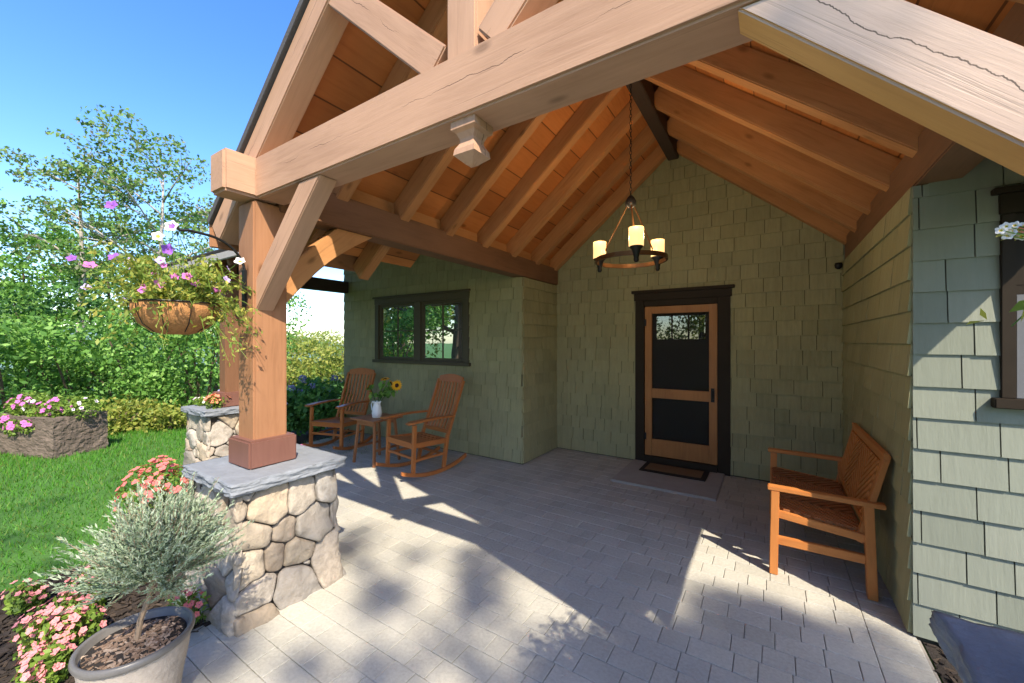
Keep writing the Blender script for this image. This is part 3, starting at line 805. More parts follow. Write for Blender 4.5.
# hooks that carry the hanging baskets
for x, y in POSTS:
    mb = MB(); pts = []
    for k in range(13):
        f = k / 12; a = f * math.pi / 2
        pts.append((x + .0, y - .108 - .22 * (1 - math.cos(a)), 2.03 + .2 * math.sin(a)))
    mb.tube([(x, y - .108, 1.84)] + pts + [(x, .9, 2.235), (x, .86, 2.225), (x, .85, 2.245)], .008, 8)
    mb.box((x - .018, y - .118, 1.82), (x + .018, y - .1035, 2.05))
    mb.build('basket_hook', M_black, H, smooth=False)

# ------------------------------------------------------------------ chandelier
def chandelier():
    c = tag(empty('chandelier', (-.985, 3.36, 2.25)), 'round iron chandelier with three lit candle glasses hanging from ridge', 'chandelier')
    Rr = .285
    ring = MB(); prof = []
    n = 48
    for k in range(n):
        a0 = 2 * math.pi * k / n; a1 = 2 * math.pi * (k + 1) / n
        vs = []
        for a in (a0, a1):
            for r, z in ((Rr - .008, .02), (Rr + .008, .02), (Rr + .008, .055), (Rr - .008, .055)): vs.append((r * math.cos(a), r * math.sin(a), z))
        ring.add(vs, [(0, 1, 5, 4), (1, 2, 6, 5), (2, 3, 7, 6), (3, 0, 4, 7)])
    ring.build('ring', M_bronze, c)
    MB().lathe([(.012, .58), (.03, .56), (.045, .53), (.045, .5), (.02, .475), (.006, .46)], 16).build('hub', M_black, c, smooth=True)
    ch = MB(); z = .58; k = 0
    while z < 1.68:
        ax = Vector((1, 0, 0)) if k % 2 else Vector((0, 1, 0)); pts = []
        for q in range(9):
            a = 2 * math.pi * q / 8; pts.append(ax * (.009 * math.cos(a)) + Vector((0, 0, z + .02 + .019 * math.sin(a))))
        ch.tube(pts, .0028, 5); z += .031; k += 1
    ch.lathe([(.055, 1.685), (.05, 1.665), (.012, 1.65)], 16)
    ch.build('chain', M_black, c)
    base = R(16.5)
    for deg in (158, 278, 38):
        a = R(deg) + base; dx, dy = math.cos(a), math.sin(a)
        MB().tube([(dx * Rr, dy * Rr, .05), (dx * Rr * .55, dy * Rr * .55, .28), (dx * .03, dy * .03, .5)], .0065, 6).build('rod', M_bronze, c)
        cu = MB().lathe([(.012, -.035), (.02, -.02), (.018, .0), (.034, .06), (.052, .078), (.052, .086), (.01, .086)], 20, (dx * Rr, dy * Rr, .0)).build('cup', M_black, c, smooth=True)
        MB().lathe([(.054, .087), (.056, .09), (.056, .23), (.052, .23), (.052, .092)], 24, (dx * Rr, dy * Rr, .0)).build('glass_shade', M_shade, cu, smooth=True)
        MB().lathe([(.008, .09), (.014, .12), (.016, .15), (.004, .19)], 12, (dx * Rr, dy * Rr, .0)).build('bulb', M_bulb, cu, smooth=True)
        l = bpy.data.lights.new('candle_light', 'POINT'); l.energy = 3.0; l.color = (1, .7, .38); l.shadow_soft_size = .05
        lo = bpy.data.objects.new('candle_light', l); link(lo, c); lo.location = (dx * Rr * 1.0, dy * Rr * 1.0, .30)
chandelier()

# ------------------------------------------------------------------ bench
def bench():
    b = tag(empty('bench', (0.30, 3.86, 0)), 'small oiled wood bench with chevron slats against green wall', 'bench')
    X0, X1, Y0, Y1 = -.28, .235, -.56, .56
    T = lambda n, p, q, w, h, m=W_bench, up=(0, 0, 1), par=b: timber(n, p, q, w, h, m, par, up, .004)
    for y in (Y0, Y1):
        T('leg', (X0, y, 0), (X0 + .01, y, .575), .05, .06, up=(0, 1, 0))
        T('leg', (X1 - .0, y, 0), (X1 - .02, y, .575), .05, .062, up=(0, 1, 0))
        T('armrest', (X0 - .035, y, .59), (X1 + .06, y, .585), .06, .03)
        T('side_rail', (X0 + .025, y, .235), (X1 - .03, y, .235), .032, .055)
        T('seat_rail', (X0 + .02, y, .415), (X1 - .02, y, .365), .032, .05)
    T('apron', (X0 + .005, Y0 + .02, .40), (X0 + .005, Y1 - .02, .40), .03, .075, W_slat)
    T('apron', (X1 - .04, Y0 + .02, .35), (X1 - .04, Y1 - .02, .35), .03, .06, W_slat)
    # chevron seat and back: slats meet in a V along the middle
    def chevron(name, org, du, dv, U, V, nrm, fr, par):
        org, du, dv, nrm = Vector(org), Vector(du).normalized(), Vector(dv).normalized(), Vector(nrm).normalized()
        nseg = 4; seg = U / nseg; mb = MB()
        for s in range(nseg):
            u0, u1 = s * seg + .004, (s + 1) * seg - .004; sg = 1 if s % 2 else -1
            st = .058; k = -int(seg / st) - 2
            while k * st < V + seg:
                v0 = k * st; rise = seg * .85 * sg
                va, vb = (v0, v0 + rise)
                poly = [(u0, va), (u1, vb), (u1, vb + .037), (u0, va + .037)]
                for cl in ((0, -1, 0), (0, 1, V)):
                    poly = clip_poly(poly, *cl)
                    if len(poly) < 3: break
                if len(poly) >= 3: mb.prism(poly, lambda u, v, t_: org + du * u + dv * v + nrm * (.016 * t_))
                k += 1
        for s in range(1, nseg):                   # battens the slats are nailed to
            u = s * seg
            mb.prism([(u - .02, 0), (u + .02, 0), (u + .02, V), (u - .02, V)], lambda u_, v, t_: org + du * u_ + dv * v - nrm * (.002 + .018 * t_))
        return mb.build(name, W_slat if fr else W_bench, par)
    chevron('seat', (X0, Y0 + .035, .432), (0, 1, 0), (.515, 0, -.05), 1.05, .47, (.05, 0, .51), True, b)
    bk0 = Vector((X1 - .06, 0, .37)); bk1 = Vector((X1 + .075, 0, .90)); dv = bk1 - bk0
    for y in (Y0 + .035, Y1 - .035):
        T('back_stile', bk0 + Vector((0, y, -.04)), bk1 + Vector((0, y, 0)), .06, .032, up=(1, 0, 0))
    T('back_rail', bk1 + Vector((-.008, Y0 + .0, -.02)), bk1 + Vector((-.008, Y1 - .0, -.02)), .03, .06)
    T('back_rail', bk0 + Vector((.03, Y0 + .06, .09)), bk0 + Vector((.03, Y1 - .06, .09)), .03, .045)
    nb = Vector((-dv.z, 0, dv.x)).normalized()
    chevron('back_slats', bk0 + dv.normalized() * .13 + Vector((0, Y0 + .06, 0)) + nb * .004, (0, 1, 0), dv, 1.0, .36, nb, False, b)
bench()

# ------------------------------------------------------------------ rocking chairs, table, pitcher
def rocking_chair():
    c = empty('rocking_chair')
    rz = lambda y: (y - .03) ** 2 / 2.3
    T = lambda n, p, q, w, h, m=W_rock, up=(0, 0, 1), par=c: timber(n, p, q, w, h, m, par, up, .004)
    for s in (-1, 1):
        x = s * .275; mb = MB(); N = 20; vs = []; fs = []
        for k in range(N + 1):
            y = -.43 + .95 * k / N; z = rz(y)
            vs += [(x - .016, y, z), (x + .016, y, z), (x + .016, y, z + .042), (x - .016, y, z + .042)]
        for k in range(N):
            for j in range(4): a = 4 * k + j; b2 = 4 * k + (j + 1) % 4; fs.append((a, b2, b2 + 4, a + 4))
        fs += [(0, 3, 2, 1), (4 * N, 4 * N + 1, 4 * N + 2, 4 * N + 3)]
        mb.add(vs, fs).build('rocker', W_rock, c)
        T('front_leg', (x, -.28, rz(-.28) + .04), (x, -.26, .635), .04, .045, up=(1, 0, 0))
        T('rear_leg', (s * .262, .17, rz(.17) + .04), (s * .25, .24, .43), .04, .045, up=(1, 0, 0))
        T('back_post', (s * .25, .235, .40), (s * .25, .50, 1.09), .04, .035, up=(1, 0, 0))
        am = MB(); aw = [(-.36, .034), (-.30, .05), (-.12, .045), (.08, .03), (.33, .024)]
        vs = []; fs = []
        for (y, hw) in aw:
            z = .65 + .012 * math.cos(y * 5)
            vs += [(x - hw, y, z), (x + hw, y, z), (x + hw, y, z + .024), (x - hw, y, z + .024)]
        for k in range(len(aw) - 1):
            for j in range(4): a = 4 * k + j; b2 = 4 * k + (j + 1) % 4; fs.append((a, b2, b2 + 4, a + 4))
        fs += [(0, 3, 2, 1), tuple(4 * (len(aw) - 1) + i for i in range(4))]
        am.add(vs, fs).build('armrest', W_rock, c, .004)
        T('side_stretcher', (x, -.26, .22), (s * .265, .19, .22), .022, .028)
        T('seat_rail', (x, -.27, .395), (s * .252, .22, .37), .026, .06)
    T('front_stretcher', (-.26, -.275, .25), (.26, -.275, .25), .022, .03)
    T('rear_stretcher', (-.25, .19, .2), (.25, .19, .2), .022, .03)
    T('front_rail', (-.27, -.272, .39), (.27, -.272, .39), .024, .07)
    st = MB()
    for k in range(9):
        y = -.275 + k * .058; z = .428 - .045 * math.sin(min(1, (k + .5) / 9) * math.pi * .75)
        st.bar((-.265, y, z), (.265, y, z), .046, .014)
    st.build('seat', W_rock, c)
    bp0, bp1 = Vector((0, .262, .47)), Vector((0, .49, 1.06))
    T('lower_rail', bp0 + Vector((-.235, 0, 0)), bp0 + Vector((.235, 0, 0)), .022, .05)
    for k in range(7):
        x = -.192 + k * .064
        mid = (bp0 + bp1) / 2 + Vector((x, .022, -.005))
        mb = MB(); p = [bp0 + Vector((x, 0, 0)), mid, bp1 + Vector((x, 0, .02))]
        for a, b2 in ((p[0], p[1]), (p[1], p[2])): mb.bar(a, b2, .034, .012, (0, -1, .4))
        mb.build('back_slat', W_rock, c)
    cr = MB(); outl = [(-.24, 0)] + [(-.24 + .48 * k / 12, .075 + .035 * math.sin(k / 12 * math.pi)) for k in range(13)] + [(.24, 0)]
    dv = (bp1 - bp0).normalized(); nb = Vector((0, -dv.z, dv.y))
    cr.prism(outl, lambda u, v, t_: bp1 + Vector((u, 0, 0)) + dv * v + nb * (.024 * t_ - .012))
    cr.build('crest_rail', W_rock, c, .004)
    return c
def dup(root):
    r = root.copy(); COL.objects.link(r)
    for ch in list(root.children):
        k = ch.copy(); COL.objects.link(k); k.parent = r
        for g in ch.children:
            q = g.copy(); COL.objects.link(q); q.parent = k
    return r
ca = rocking_chair(); ca.location = (-5.50, 3.66, 0); ca.rotation_euler = (0, 0, R(15))
tag(ca, 'slatted wooden rocking chair next to the blue flowering shrub', 'rocking chair', 'rocking chairs by the wing window')
cb = dup(ca); cb.location = (-3.67, 3.54, 0); cb.rotation_euler = (0, 0, R(-9))
tag(cb, 'slatted wooden rocking chair nearest the house corner, sunlit front foot', 'rocking chair', 'rocking chairs by the wing window')

def side_table():
    t_ = tag(empty('side_table', (-4.42, 3.49, 0)), 'low wooden side table between the two rocking chairs', 'side table')
    tp = MB()
    for k in range(6): tp.box((-.24, -.24 + k * .081, .57), (.24, -.24 + k * .081 + .075, .592))
    tp.build('table_top', W_table, t_, .003)
    for sx in (-1, 1):
        for sy in (-1, 1): timber('leg', (sx * .205, sy * .205, 0), (sx * .16, sy * .16, .569), .032, .032, W_table, t_, (0, 1, 0), .003)
    for s in (-1, 1):
        timber('apron', (-.16, s * .165, .53), (.16, s * .165, .53), .02, .06, W_table, t_); timber('stretcher', (s * .19, -.18, .2), (s * .19, .18, .2), .02, .03, W_table, t_)
side_table()
PT = Vector((-4.38, 3.46, .593))
def pitcher():
    p = tag(empty('pitcher', PT), 'white enamel pitcher on side table holding sunflowers', 'pitcher')
    MB().lathe([(.055, 0), (.062, .01), (.066, .06), (.058, .13), (.046, .17), (.046, .19), (.06, .215), (.056, .215), (.042, .19), (.04, .17), (.05, .1), (.03, .02)], 24).build('body', M_white, p, smooth=True)
    MB().tube([(-.05, 0, .19), (-.09, 0, .2), (-.115, 0, .16), (-.1, 0, .09), (-.062, 0, .06)], .008, 8).build('handle', M_white, p, smooth=True)
    MB().add([(.052, -.02, .212), (.052, .02, .212), (.09, 0, .225), (.05, 0, .17)], [(0, 1, 2), (0, 3, 1), (0, 2, 3), (1, 3, 2)]).build('spout', M_white, p)
pitcher()
def sunflower(dst, face, label, r=.062):
    s = tag(empty('sunflower', PT + Vector((0, 0, .15))), label, 'sunflower', 'sunflowers in the white pitcher')
    d = Vector(dst) - PT - Vector((0, 0, .15)); f = Vector(face).normalized()
    MB().tube([(0, 0, 0), d * .5 + Vector((0, 0, .03)), d - f * .012], .005, 6).build('stem', L_dark, s)
    M, _ = frame(d, d + f); pt = MB()
    for ring, (n, rr, lift) in enumerate(((15, r, .012), (13, r * .88, .02))):
        for k in range(n):
            a = 2 * math.pi * (k + .5 * ring) / n; a += random.uniform(-.06, .06); q = rr * random.uniform(.88, 1.08)
            P = lambda rad, w, h: M @ Vector((rad * math.cos(a) - w * math.sin(a), rad * math.sin(a) + w * math.cos(a), h))
            pt.add([P(.02, -.004, .002), P(.6 * q, -.012, lift * .7), P(q, 0, lift * .4), P(.6 * q, .012, lift * .7), P(.02, .004, .002)], [(0, 1, 2, 3, 4)])
    pt.build('petals', M_yellow, s)
    MB().lathe([(.0265, 0), (.027, .006), (.018, .013), (.004, .015)], 18).build('seed_disk', M_seed, s, smooth=True, M=M)
    lv, dd = [], []
    for k in range(16):
        q = d * random.uniform(.45, .95); lv.append(q + Vector((random.uniform(-.05, .05), random.uniform(-.05, .05), random.uniform(-.03, .02))))
    leaves('leaf', lv, .085, L_shrub, s, aspect=.62)
sunflower(at(397, 386, 5.15), (.35, -.8, .25), 'sunflower facing the patio, largest of the bunch', .085)
sunflower(at(369, 387, 5.2), (-.55, -.6, .45), 'sunflower drooping left of the bunch', .075)
sunflower(at(385, 380, 5.25), (0.1, -.25, 1), 'sunflower turned upward at top of the bunch', .065)
sunflower(at(391, 384, 5.4), (.3, .8, .4), 'half hidden sunflower facing the wall', .055)

# doormat
dm = tag(empty('doormat', (-.98, 5.13, .0205)), 'brown coir doormat with dark border on concrete doorstep', 'doormat')
MB().box((-.37, -.19, 0), (.37, .19, .014)).build('border', M_mat2, dm, .004)
MB().box((-.315, -.135, .0145), (.315, .135, .019)).build('coir_pile', M_mat1, dm, .002)

# ------------------------------------------------------------------ plants near by
def blossom_mesh(name, r, mats, n=5, cup=.35, eye=.22):
    """open five-lobed flower facing +z; slot 0 petals, slot 1 throat"""
    mb = MB(); rng = []; seg = n * 4
    for k in range(seg):
        a = 2 * math.pi * k / seg; q = r * (.86 + .14 * math.cos(n * a)); rng.append((q * math.cos(a), q * math.sin(a), r * cup * .55 + .08 * r * math.cos(n * a + 1)))
    mid = [(x * .6, y * .6, z * .8) for x, y, z in rng]; inn = [(x * eye, y * eye, 0) for x, y, z in rng]
    mb.add(rng + mid + inn, [f for k in range(seg) for f in ((k, (k + 1) % seg, seg + (k + 1) % seg, seg + k), (seg + k, seg + (k + 1) % seg, 2 * seg + (k + 1) % seg, 2 * seg + k))], 0)
    mb.add(inn + [(0, 0, -r * .12)], [(k, (k + 1) % seg, seg) for k in range(seg)], 1)
    o = mb.build(name, mats); COL.objects.unlink(o); return o.data
B_purp = blossom_mesh('blossom', .036, [F_purp, F_eye]); B_lil = blossom_mesh('blossom', .036, [F_lilac, F_purp]); B_whi = blossom_mesh('blossom', .034, [F_whiteP, F_yel], eye=.35)
B_vio = blossom_mesh('blossom', .038, [F_whiteP, F_purp], eye=.5); B_mag = blossom_mesh('blossom', .034, [F_mag, F_eye]); B_pink = blossom_mesh('blossom', .02, [F_pink, F_eye], eye=.12)
B_cor = blossom_mesh('blossom', .022, [F_coral, F_eye], eye=.12); B_salm = blossom_mesh('blossom', .035, [F_salm, F_eye], eye=.1); B_magS = blossom_mesh('blossom', .05, [F_mag, F_eye], eye=.15)
B_smallw = blossom_mesh('blossom', .0075, [F_whiteP, F_yel], eye=.35); B_smallo = blossom_mesh('blossom', .007, [F_salm, F_yel], eye=.3)
def blossom(me, parent, p, face, sc=1.0):
    o = bpy.data.objects.new('blossom', me); link(o, parent)
    M, _ = frame(p, Vector(p) + Vector(face)); o.matrix_basis = M @ Matrix.Rotation(random.random() * 6, 4, 'Z') @ Matrix.Scale(sc, 4)
    return o

# lavender in its pot
PX, PYY = -2.25, .55
pot = tag(empty('flower_pot', (PX, PYY, 0)), 'grey ribbed ceramic pot with dark rim at patio edge', 'flower pot')
mb = MB(); n = 72; prof = [(.125, 0), (.135, .03), (.15, .14), (.17, .25), (.18, .323)]
vs = []; fs = []
for i, (r, z) in enumerate(prof):
    for k in range(n):
        a = 2 * math.pi * k / n; q = r + .0028 * math.cos(a * 36); vs.append((q * math.cos(a), q * math.sin(a), z))
for i in range(len(prof) - 1):
    for k in range(n): a = i * n + k; b = i * n + (k + 1) % n; fs.append((a, b, b + n, a + n))
fs.append(tuple(range(n - 1, -1, -1)))
mb.add(vs, fs).build('body', M_potc, pot, smooth=True)
MB().lathe([(.176, .322), (.19, .326), (.195, .338), (.192, .354), (.183, .357), (.174, .35), (.168, .30)], 48).build('rim', M_rim, pot, smooth=True)
sl = MB().lathe([(.02, .30), (.165, .318), (.165, .325), (.08, .335), (.004, .338)], 32); so = sl.build('soil', M_bed, pot, smooth=True)
mb = MB()
for k in range(520):
    r = .16 * math.sqrt(random.random()); a = random.random() * 6.283
    M = Matrix.Translation((r * math.cos(a), r * math.sin(a), .338 - .02 * (r / .16) ** 2 + random.random() * .006)) @ Matrix.Rotation(random.random() * 6.3, 4, 'Z') @ Matrix.Rotation(random.uniform(-.6, .6), 4, 'X')
    l = random.uniform(.004, .013); mb.box((-l, -l * .45, -.002), (l, l * .45, .002), 0, M)
o = mb.build('bark_chips', M_bark, pot); o['kind'] = 'stuff'
lav = tag(empty('lavender_bush', (PX, PYY, .335)), 'silvery green lavender bush on short stem in grey pot', 'lavender')
tk = MB(); tk.tube([(0, 0, 0), (.005, .01, .08), (.03, .03, .17), (.05, .05, .29)], [.012, .011, .01, .008], 8)
P = []; Dl = []; core = Vector((.075, .06, .27))
for c_ in range(34):
    th = c_ * 2.4 + random.uniform(-.3, .3); el = -.08 + 1.45 * (c_ / 33) ** .8 + random.uniform(-.12, .12)
    d = Vector((math.cos(th) * math.cos(el), math.sin(th) * math.cos(el), math.sin(el))); L = random.uniform(.15, .28)
    hub = core + d * L * .55; tk.tube([core, core.lerp(hub, .5) + Vector((0, 0, -.008)), hub], [.006, .004, .003], 5)
    for k in range(40):
        dv = (d + Vector((random.gauss(0, .42), random.gauss(0, .42), random.gauss(.38 if el > -.2 else .0, .35)))).normalized()
        l2 = random.uniform(.08, .2) * (1.35 if random.random() < .2 else 1); b0 = hub.lerp(core, random.uniform(0, .6)); tip = b0 + dv * l2 + Vector((0, 0, l2 * .25))
        if k % 3 == 0: tk.tube([b0, (b0 + tip) / 2, tip], [.0022, .0017, .001], 4)
        for q in range(int(l2 * 270)):
            f = (q + random.random()) / (l2 * 270); P.append(b0.lerp(tip, f) + Vector((random.gauss(0, .004), random.gauss(0, .004), random.gauss(0, .003)))); Dl.append((tip - b0).normalized())
tk.build('stem', m_plain('lavender stem', (0.26, 0.19, 0.13), .9), lav)
leaves('foliage', P, .021, L_lav, lav, D=Dl, spread=.65, aspect=.24)

# bedding plants
def bedding(loc, rx, ry, h, nb, me, label, leafmat=L_imp, nl=1300, ls=.03, group='bedding flowers along the lawn edge', bs=1.0, cat='flowers'):
    p = tag(empty('flowering_plant', loc), label, cat, group)
    lob = [(random.uniform(-.5, .5) * rx, random.uniform(-.5, .5) * ry, h * random.uniform(.35, .55), rx * .6, ry * .6, h * .5) for _ in range(6)]
    Q, d = lobes(nl, lob, .6); Q[:, 2] = np.abs(Q[:, 2])
    leaves('foliage', Q, ls, leafmat, p, aspect=.6)
    sp = MB()
    for k in range(10): 
        l = lob[k % 6]; sp.tube([(l[0] * .3, l[1] * .3, -.02), (l[0], l[1], l[2])], [.005, .003], 5)
    sp.build('stem', L_dark, p)
    for k in range(int(nb * 1.5)):
        l = lob[k % 6]; d = Vector((random.gauss(0, 1), random.gauss(0, 1), abs(random.gauss(.5, .8)))).normalized()
        q = Vector((l[0] + d.x * l[3], l[1] + d.y * l[4], max(.03, l[2] + d.z * l[5]))) + d * .012
        blossom(me, p, q, d + Vector((0, -.2, .3)), bs * random.uniform(.75, 1.2))
    return p
bedding((-3.03, .46, 0), .17, .15, .27, 110, B_pink, 'pink flowering clump beside grey pot, biggest of the bedding plants', bs=.85)
bedding((-2.8, .37, 0), .11, .09, .18, 46, B_pink, 'pink flowering clump in mulch nearest the front of pot', nl=800, bs=.85)
bedding((-3.7, .42, 0), .09, .08, .16, 18, B_pink, 'small pink clump at lawn corner, away from the pot', nl=500, bs=.8)
bedding((-3.42, .6, 0), .12, .1, .24, 40, B_pink, 'pink clump between lavender bush and lawn', nl=900, bs=.85)
bedding((-2.72, .88, 0), .12, .1, .2, 14, B_cor, 'small magenta flower plant tucked before stone pier', nl=350)
bedding((-4.6, 1.22, 0), .3, .24, .56, 90, B_cor, 'coral red flowers rising behind lavender bush', nl=1100, bs=1.25)
bedding((-4.2, 1.55, 0), .18, .16, .5, 34, B_salm, 'orange salmon flowers between lavender and pier cap', nl=700, bs=.7)
bedding((-5.55, 3.02, 0), .22, .16, .16, 22, B_magS, 'low magenta flowers at foot of rocking chair', nl=500, bs=.55)
bedding((-5.52, 2.06, .82), .16, .12, .15, 12, B_salm, 'salmon flower clump on far stone pier beside its post', nl=420, bs=1.25, group='flowers on the far pier')
bedding((-5.82, 2.04, .82), .1, .1, .1, 12, B_whi, 'white flower clump on outer edge of far pier', nl=250, bs=.6, group='flowers on the far pier')

# hydrangea
def hydrangea(loc, r, h, label):
    p = tag(empty('hydrangea_bush', loc), label, 'hydrangea', 'blue hydrangeas beside the patio')
    lob = [(random.uniform(-.45, .45) * r, random.uniform(-.45, .45) * r, h * random.uniform(.35, .62), r * .6, r * .6, h * .38) for _ in range(8)]
    Q, d = lobes(3200, lob, .6); Q[:, 2] = np.abs(Q[:, 2]); leaves('foliage', Q, .09, L_hyd, p, aspect=.62)
    sp = MB()
    for l in lob: sp.tube([(l[0] * .2, l[1] * .2, -.03), (l[0], l[1], l[2])], [.012, .006], 6)
    sp.build('stem', M_barkD, p)
    for k in range(14):
        l = lob[k % 8]; d = Vector((random.gauss(0, 1), random.gauss(-.4, 1), abs(random.gauss(.6, .8)))).normalized()
        q = Vector((l[0] + d.x * l[3] * 1.05, l[1] + d.y * l[4] * 1.05, l[2] + d.z * l[5] * 1.05))
        B, dd = lobes(60, [(q.x, q.y, q.z, .06, .06, .05)], 1.0)
        leaves('flower_head', B, .032, F_blue, p, aspect=.9)
hydrangea((-6.65, 3.95, -.02), .55, 1.0, 'blue hydrangea bush behind the left rocking chair')
hydrangea((-7.25, 3.2, -.02), .6, .95, 'blue hydrangea bush partly hidden by near post')

# stone trough with petunias
tc = at(50, 455, 5.95)
tr = tag(empty('stone_trough', (tc.x, tc.y, -.03), R(20)), 'weathered rectangular stone trough planter standing on lawn', 'planter')
bm = bmesh.new(); bmesh.ops.create_cube(bm, size=1); bmesh.ops.subdivide_edges(bm, edges=bm.edges, cuts=44, use_grid_fill=True)
rnd = random.Random(4)
for v in bm.verts:
    x, y, z = v.co; j = lambda k: MN.noise(Vector((x * 5 + k, y * 4, z * 4))) * .012 + MN.noise(Vector((x * 16, y * 12 + k, z * 11))) * .012 + MN.noise(Vector((x * 40, y * 30 + k, z * 26))) * .008
    v.co = (x * 1.30 + j(0), y * .62 + j(2), .28 + z * .56 + j(4))
top = [f for f in bm.faces if f.normal.z > .7 and max(abs(f.calc_center_median().x) / .62, abs(f.calc_center_median().y) / .28) < .92]
for v in {v for f in top for v in f.verts}: v.co.z -= .07 if max(abs(v.co.x) / .62, abs(v.co.y) / .28) < .82 else 0
me = bpy.data.meshes.new('basin'); bm.to_mesh(me); bm.free(); me.materials.append(M_trough); link(bpy.data.objects.new('basin', me), tr)
pt = tag(empty('petunia_plant', (tc.x, tc.y, .5), R(20)), 'pink petunias spilling over the stone trough on lawn', 'petunias')
lob = [(x, random.uniform(-.2, .15), random.uniform(.04, .22), .2, .2, .17) for x in np.linspace(-.6, .62, 9)] + [(-.12, -.34, -.12, .13, .06, .13), (.15, -.34, -.1, .16, .06, .1), (-.3, -.34, -.05, .1, .05, .12)]
Q, d = lobes(4200, lob, .6); leaves('foliage', Q, .045, L_imp, pt, aspect=.55)
MB().tube([(-.5, 0, -.05), (-.2, -.1, .05), (.1, 0, .06), (.5, -.1, .03)], .008, 5).build('stem', L_dark, pt)
for k in range(84):
    l = lob[k % 12]; d = Vector((random.gauss(.3, .8), random.gauss(-.9, .8), abs(random.gauss(.4, .7)))).normalized()
    blossom(B_magS if k % 4 else B_vio, pt, (l[0] + d.x * l[3], l[1] + d.y * l[4], l[2] + d.z * l[5]), d, random.uniform(.55, .85))

# hanging baskets
def basket(x, y, label, plabel, left):
    b = tag(empty('hanging_basket', (x, y, 1.64)), label, 'hanging basket', 'hanging baskets on the porch posts')
    MB().lathe([(.06, .0), (.11, .015), (.165, .06), (.192, .12), (.2, .175), (.185, .175), (.17, .12), (.02, .1)], 36).build('liner', M_coco, b, smooth=True)
    w = MB(); w.tube([(.203 * math.cos(k * math.pi / 16), .203 * math.sin(k * math.pi / 16), .176) for k in range(33)], .004, 5)
    for k in range(10):
        a = k * math.pi / 5; w.tube([(r * math.cos(a), r * math.sin(a), z) for r, z in ((.205, .175), (.197, .118), (.17, .056), (.113, .011))], .0025, 4)
    w.build('wire_frame', M_black, b)
    for k in range(3):
        a = k * 2.094 + .5; MB().tube([(.2 * math.cos(a), .2 * math.sin(a), .177), (.0, .0, .585)], .0018, 4).build('chain', M_black, b)
    p = tag(empty('petunia_plant', (x, y, 1.8)), plabel, 'petunias', 'trailing petunias in the hanging baskets')
    P = []; D = []; sp = MB(); ends = []
    def shoot(a, reach, rise, droop, nl):
        d = Vector((math.cos(a), math.sin(a), 0)); pts = []
        for k in range(8):
            f = k / 7; pts.append(d * (.1 + reach * f) + Vector((0, 0, rise * math.sin(f * 2.2) - droop * f * f)) + Vector((random.gauss(0, .008), random.gauss(0, .008), 0)))
        sp.tube(pts, [.0026 - .0002 * k for k in range(8)], 4); ends.append((pts[-1], pts[-1] - pts[-2]))
        for k in range(nl):
            f = random.random() * 6.99; i = int(f); q = pts[i].lerp(pts[i + 1], f - i)
            P.append(q + Vector((random.gauss(0, .016), random.gauss(0, .016), random.gauss(0, .014)))); D.append((pts[i + 1] - pts[i]).normalized())
    for k in range(105): shoot(random.random() * 6.283, random.uniform(.06, .31), random.uniform(.03, .3), random.uniform(0, .16), 40)
    for k in range(12): shoot(random.random() * 6.283, random.uniform(.1, .22), random.uniform(-.02, .06), random.uniform(.15, .32), 22)
    if left:
        for k in range(9): shoot(random.uniform(.3, 1.6), random.uniform(.22, .33), random.uniform(.0, .1), random.uniform(.1, .42), 26)
        for k in range(10): shoot(random.uniform(2.4, 4.2), random.uniform(.2, .42), random.uniform(.05, .2), random.uniform(0, .1), 22)
    else:
        for k in range(7): shoot(random.uniform(2.6, 3.6), random.uniform(.25, .36), random.uniform(.0, .1), random.uniform(.05, .3), 18)
    leaves('foliage', P, .03, L_basket, p, D=D, spread=1.1, aspect=.42)
    for k in range(15):
        a = random.random() * 6.283; r_ = random.uniform(.12, .34); blossom(B_mag if k % 3 else B_lil, p, (r_ * math.cos(a), r_ * math.sin(a), random.uniform(.0, .24)), (math.cos(a), math.sin(a), .5), random.uniform(.45, .7))
    return b, p, sp
POSB = [(-2.82, .86), (.76, .86)]
b, p, sp = basket(*POSB[0], 'coco lined hanging basket on hook of post beside lavender', 'straggling petunias with violet and white blooms hanging above the lawn', True)
o0 = Vector((POSB[0][0], POSB[0][1], 1.8))
for (u, v, dd, me) in ((112, 206, 2.2, B_purp), (172, 227, 2.15, B_vio), (158, 237, 2.15, B_whi), (168, 250, 2.2, B_purp), (72, 259, 2.2, B_purp), (90, 266, 2.25, B_mag),
                      (115, 258, 2.3, B_purp), (131, 262, 2.2, B_lil), (87, 288, 2.25, B_lil), (187, 277, 2.15, B_mag), (196, 284, 2.2, B_mag), (217, 289, 2.3, B_mag), (160, 284, 2.1, B_mag),
                      (144, 288, 2.15, B_mag), (209, 266, 2.25, B_whi), (240, 262, 2.35, B_whi), (128, 300, 2.2, B_lil)):
    q = at(u, v, dd) - o0
    blossom(me, p, q, Vector((.75, -.55, .35)) + Vector((random.gauss(0, .25), random.gauss(0, .25), random.gauss(0, .25))), random.uniform(.7, 1.0))
    r_ = q * .25; r_.z = .02; sp.tube([r_, r_.lerp(q, .6) + Vector((0, 0, .05 * max(0, q.z))), q], [.0025, .002, .0016], 4)
sp.build('stem', L_imp, p)
b, p, sp = basket(*POSB[1], 'coco lined hanging basket on hook of right post', 'trailing white flowered sprig reaching in front of dark window', False)
o1 = Vector((POSB[1][0], POSB[1][1], 1.8))
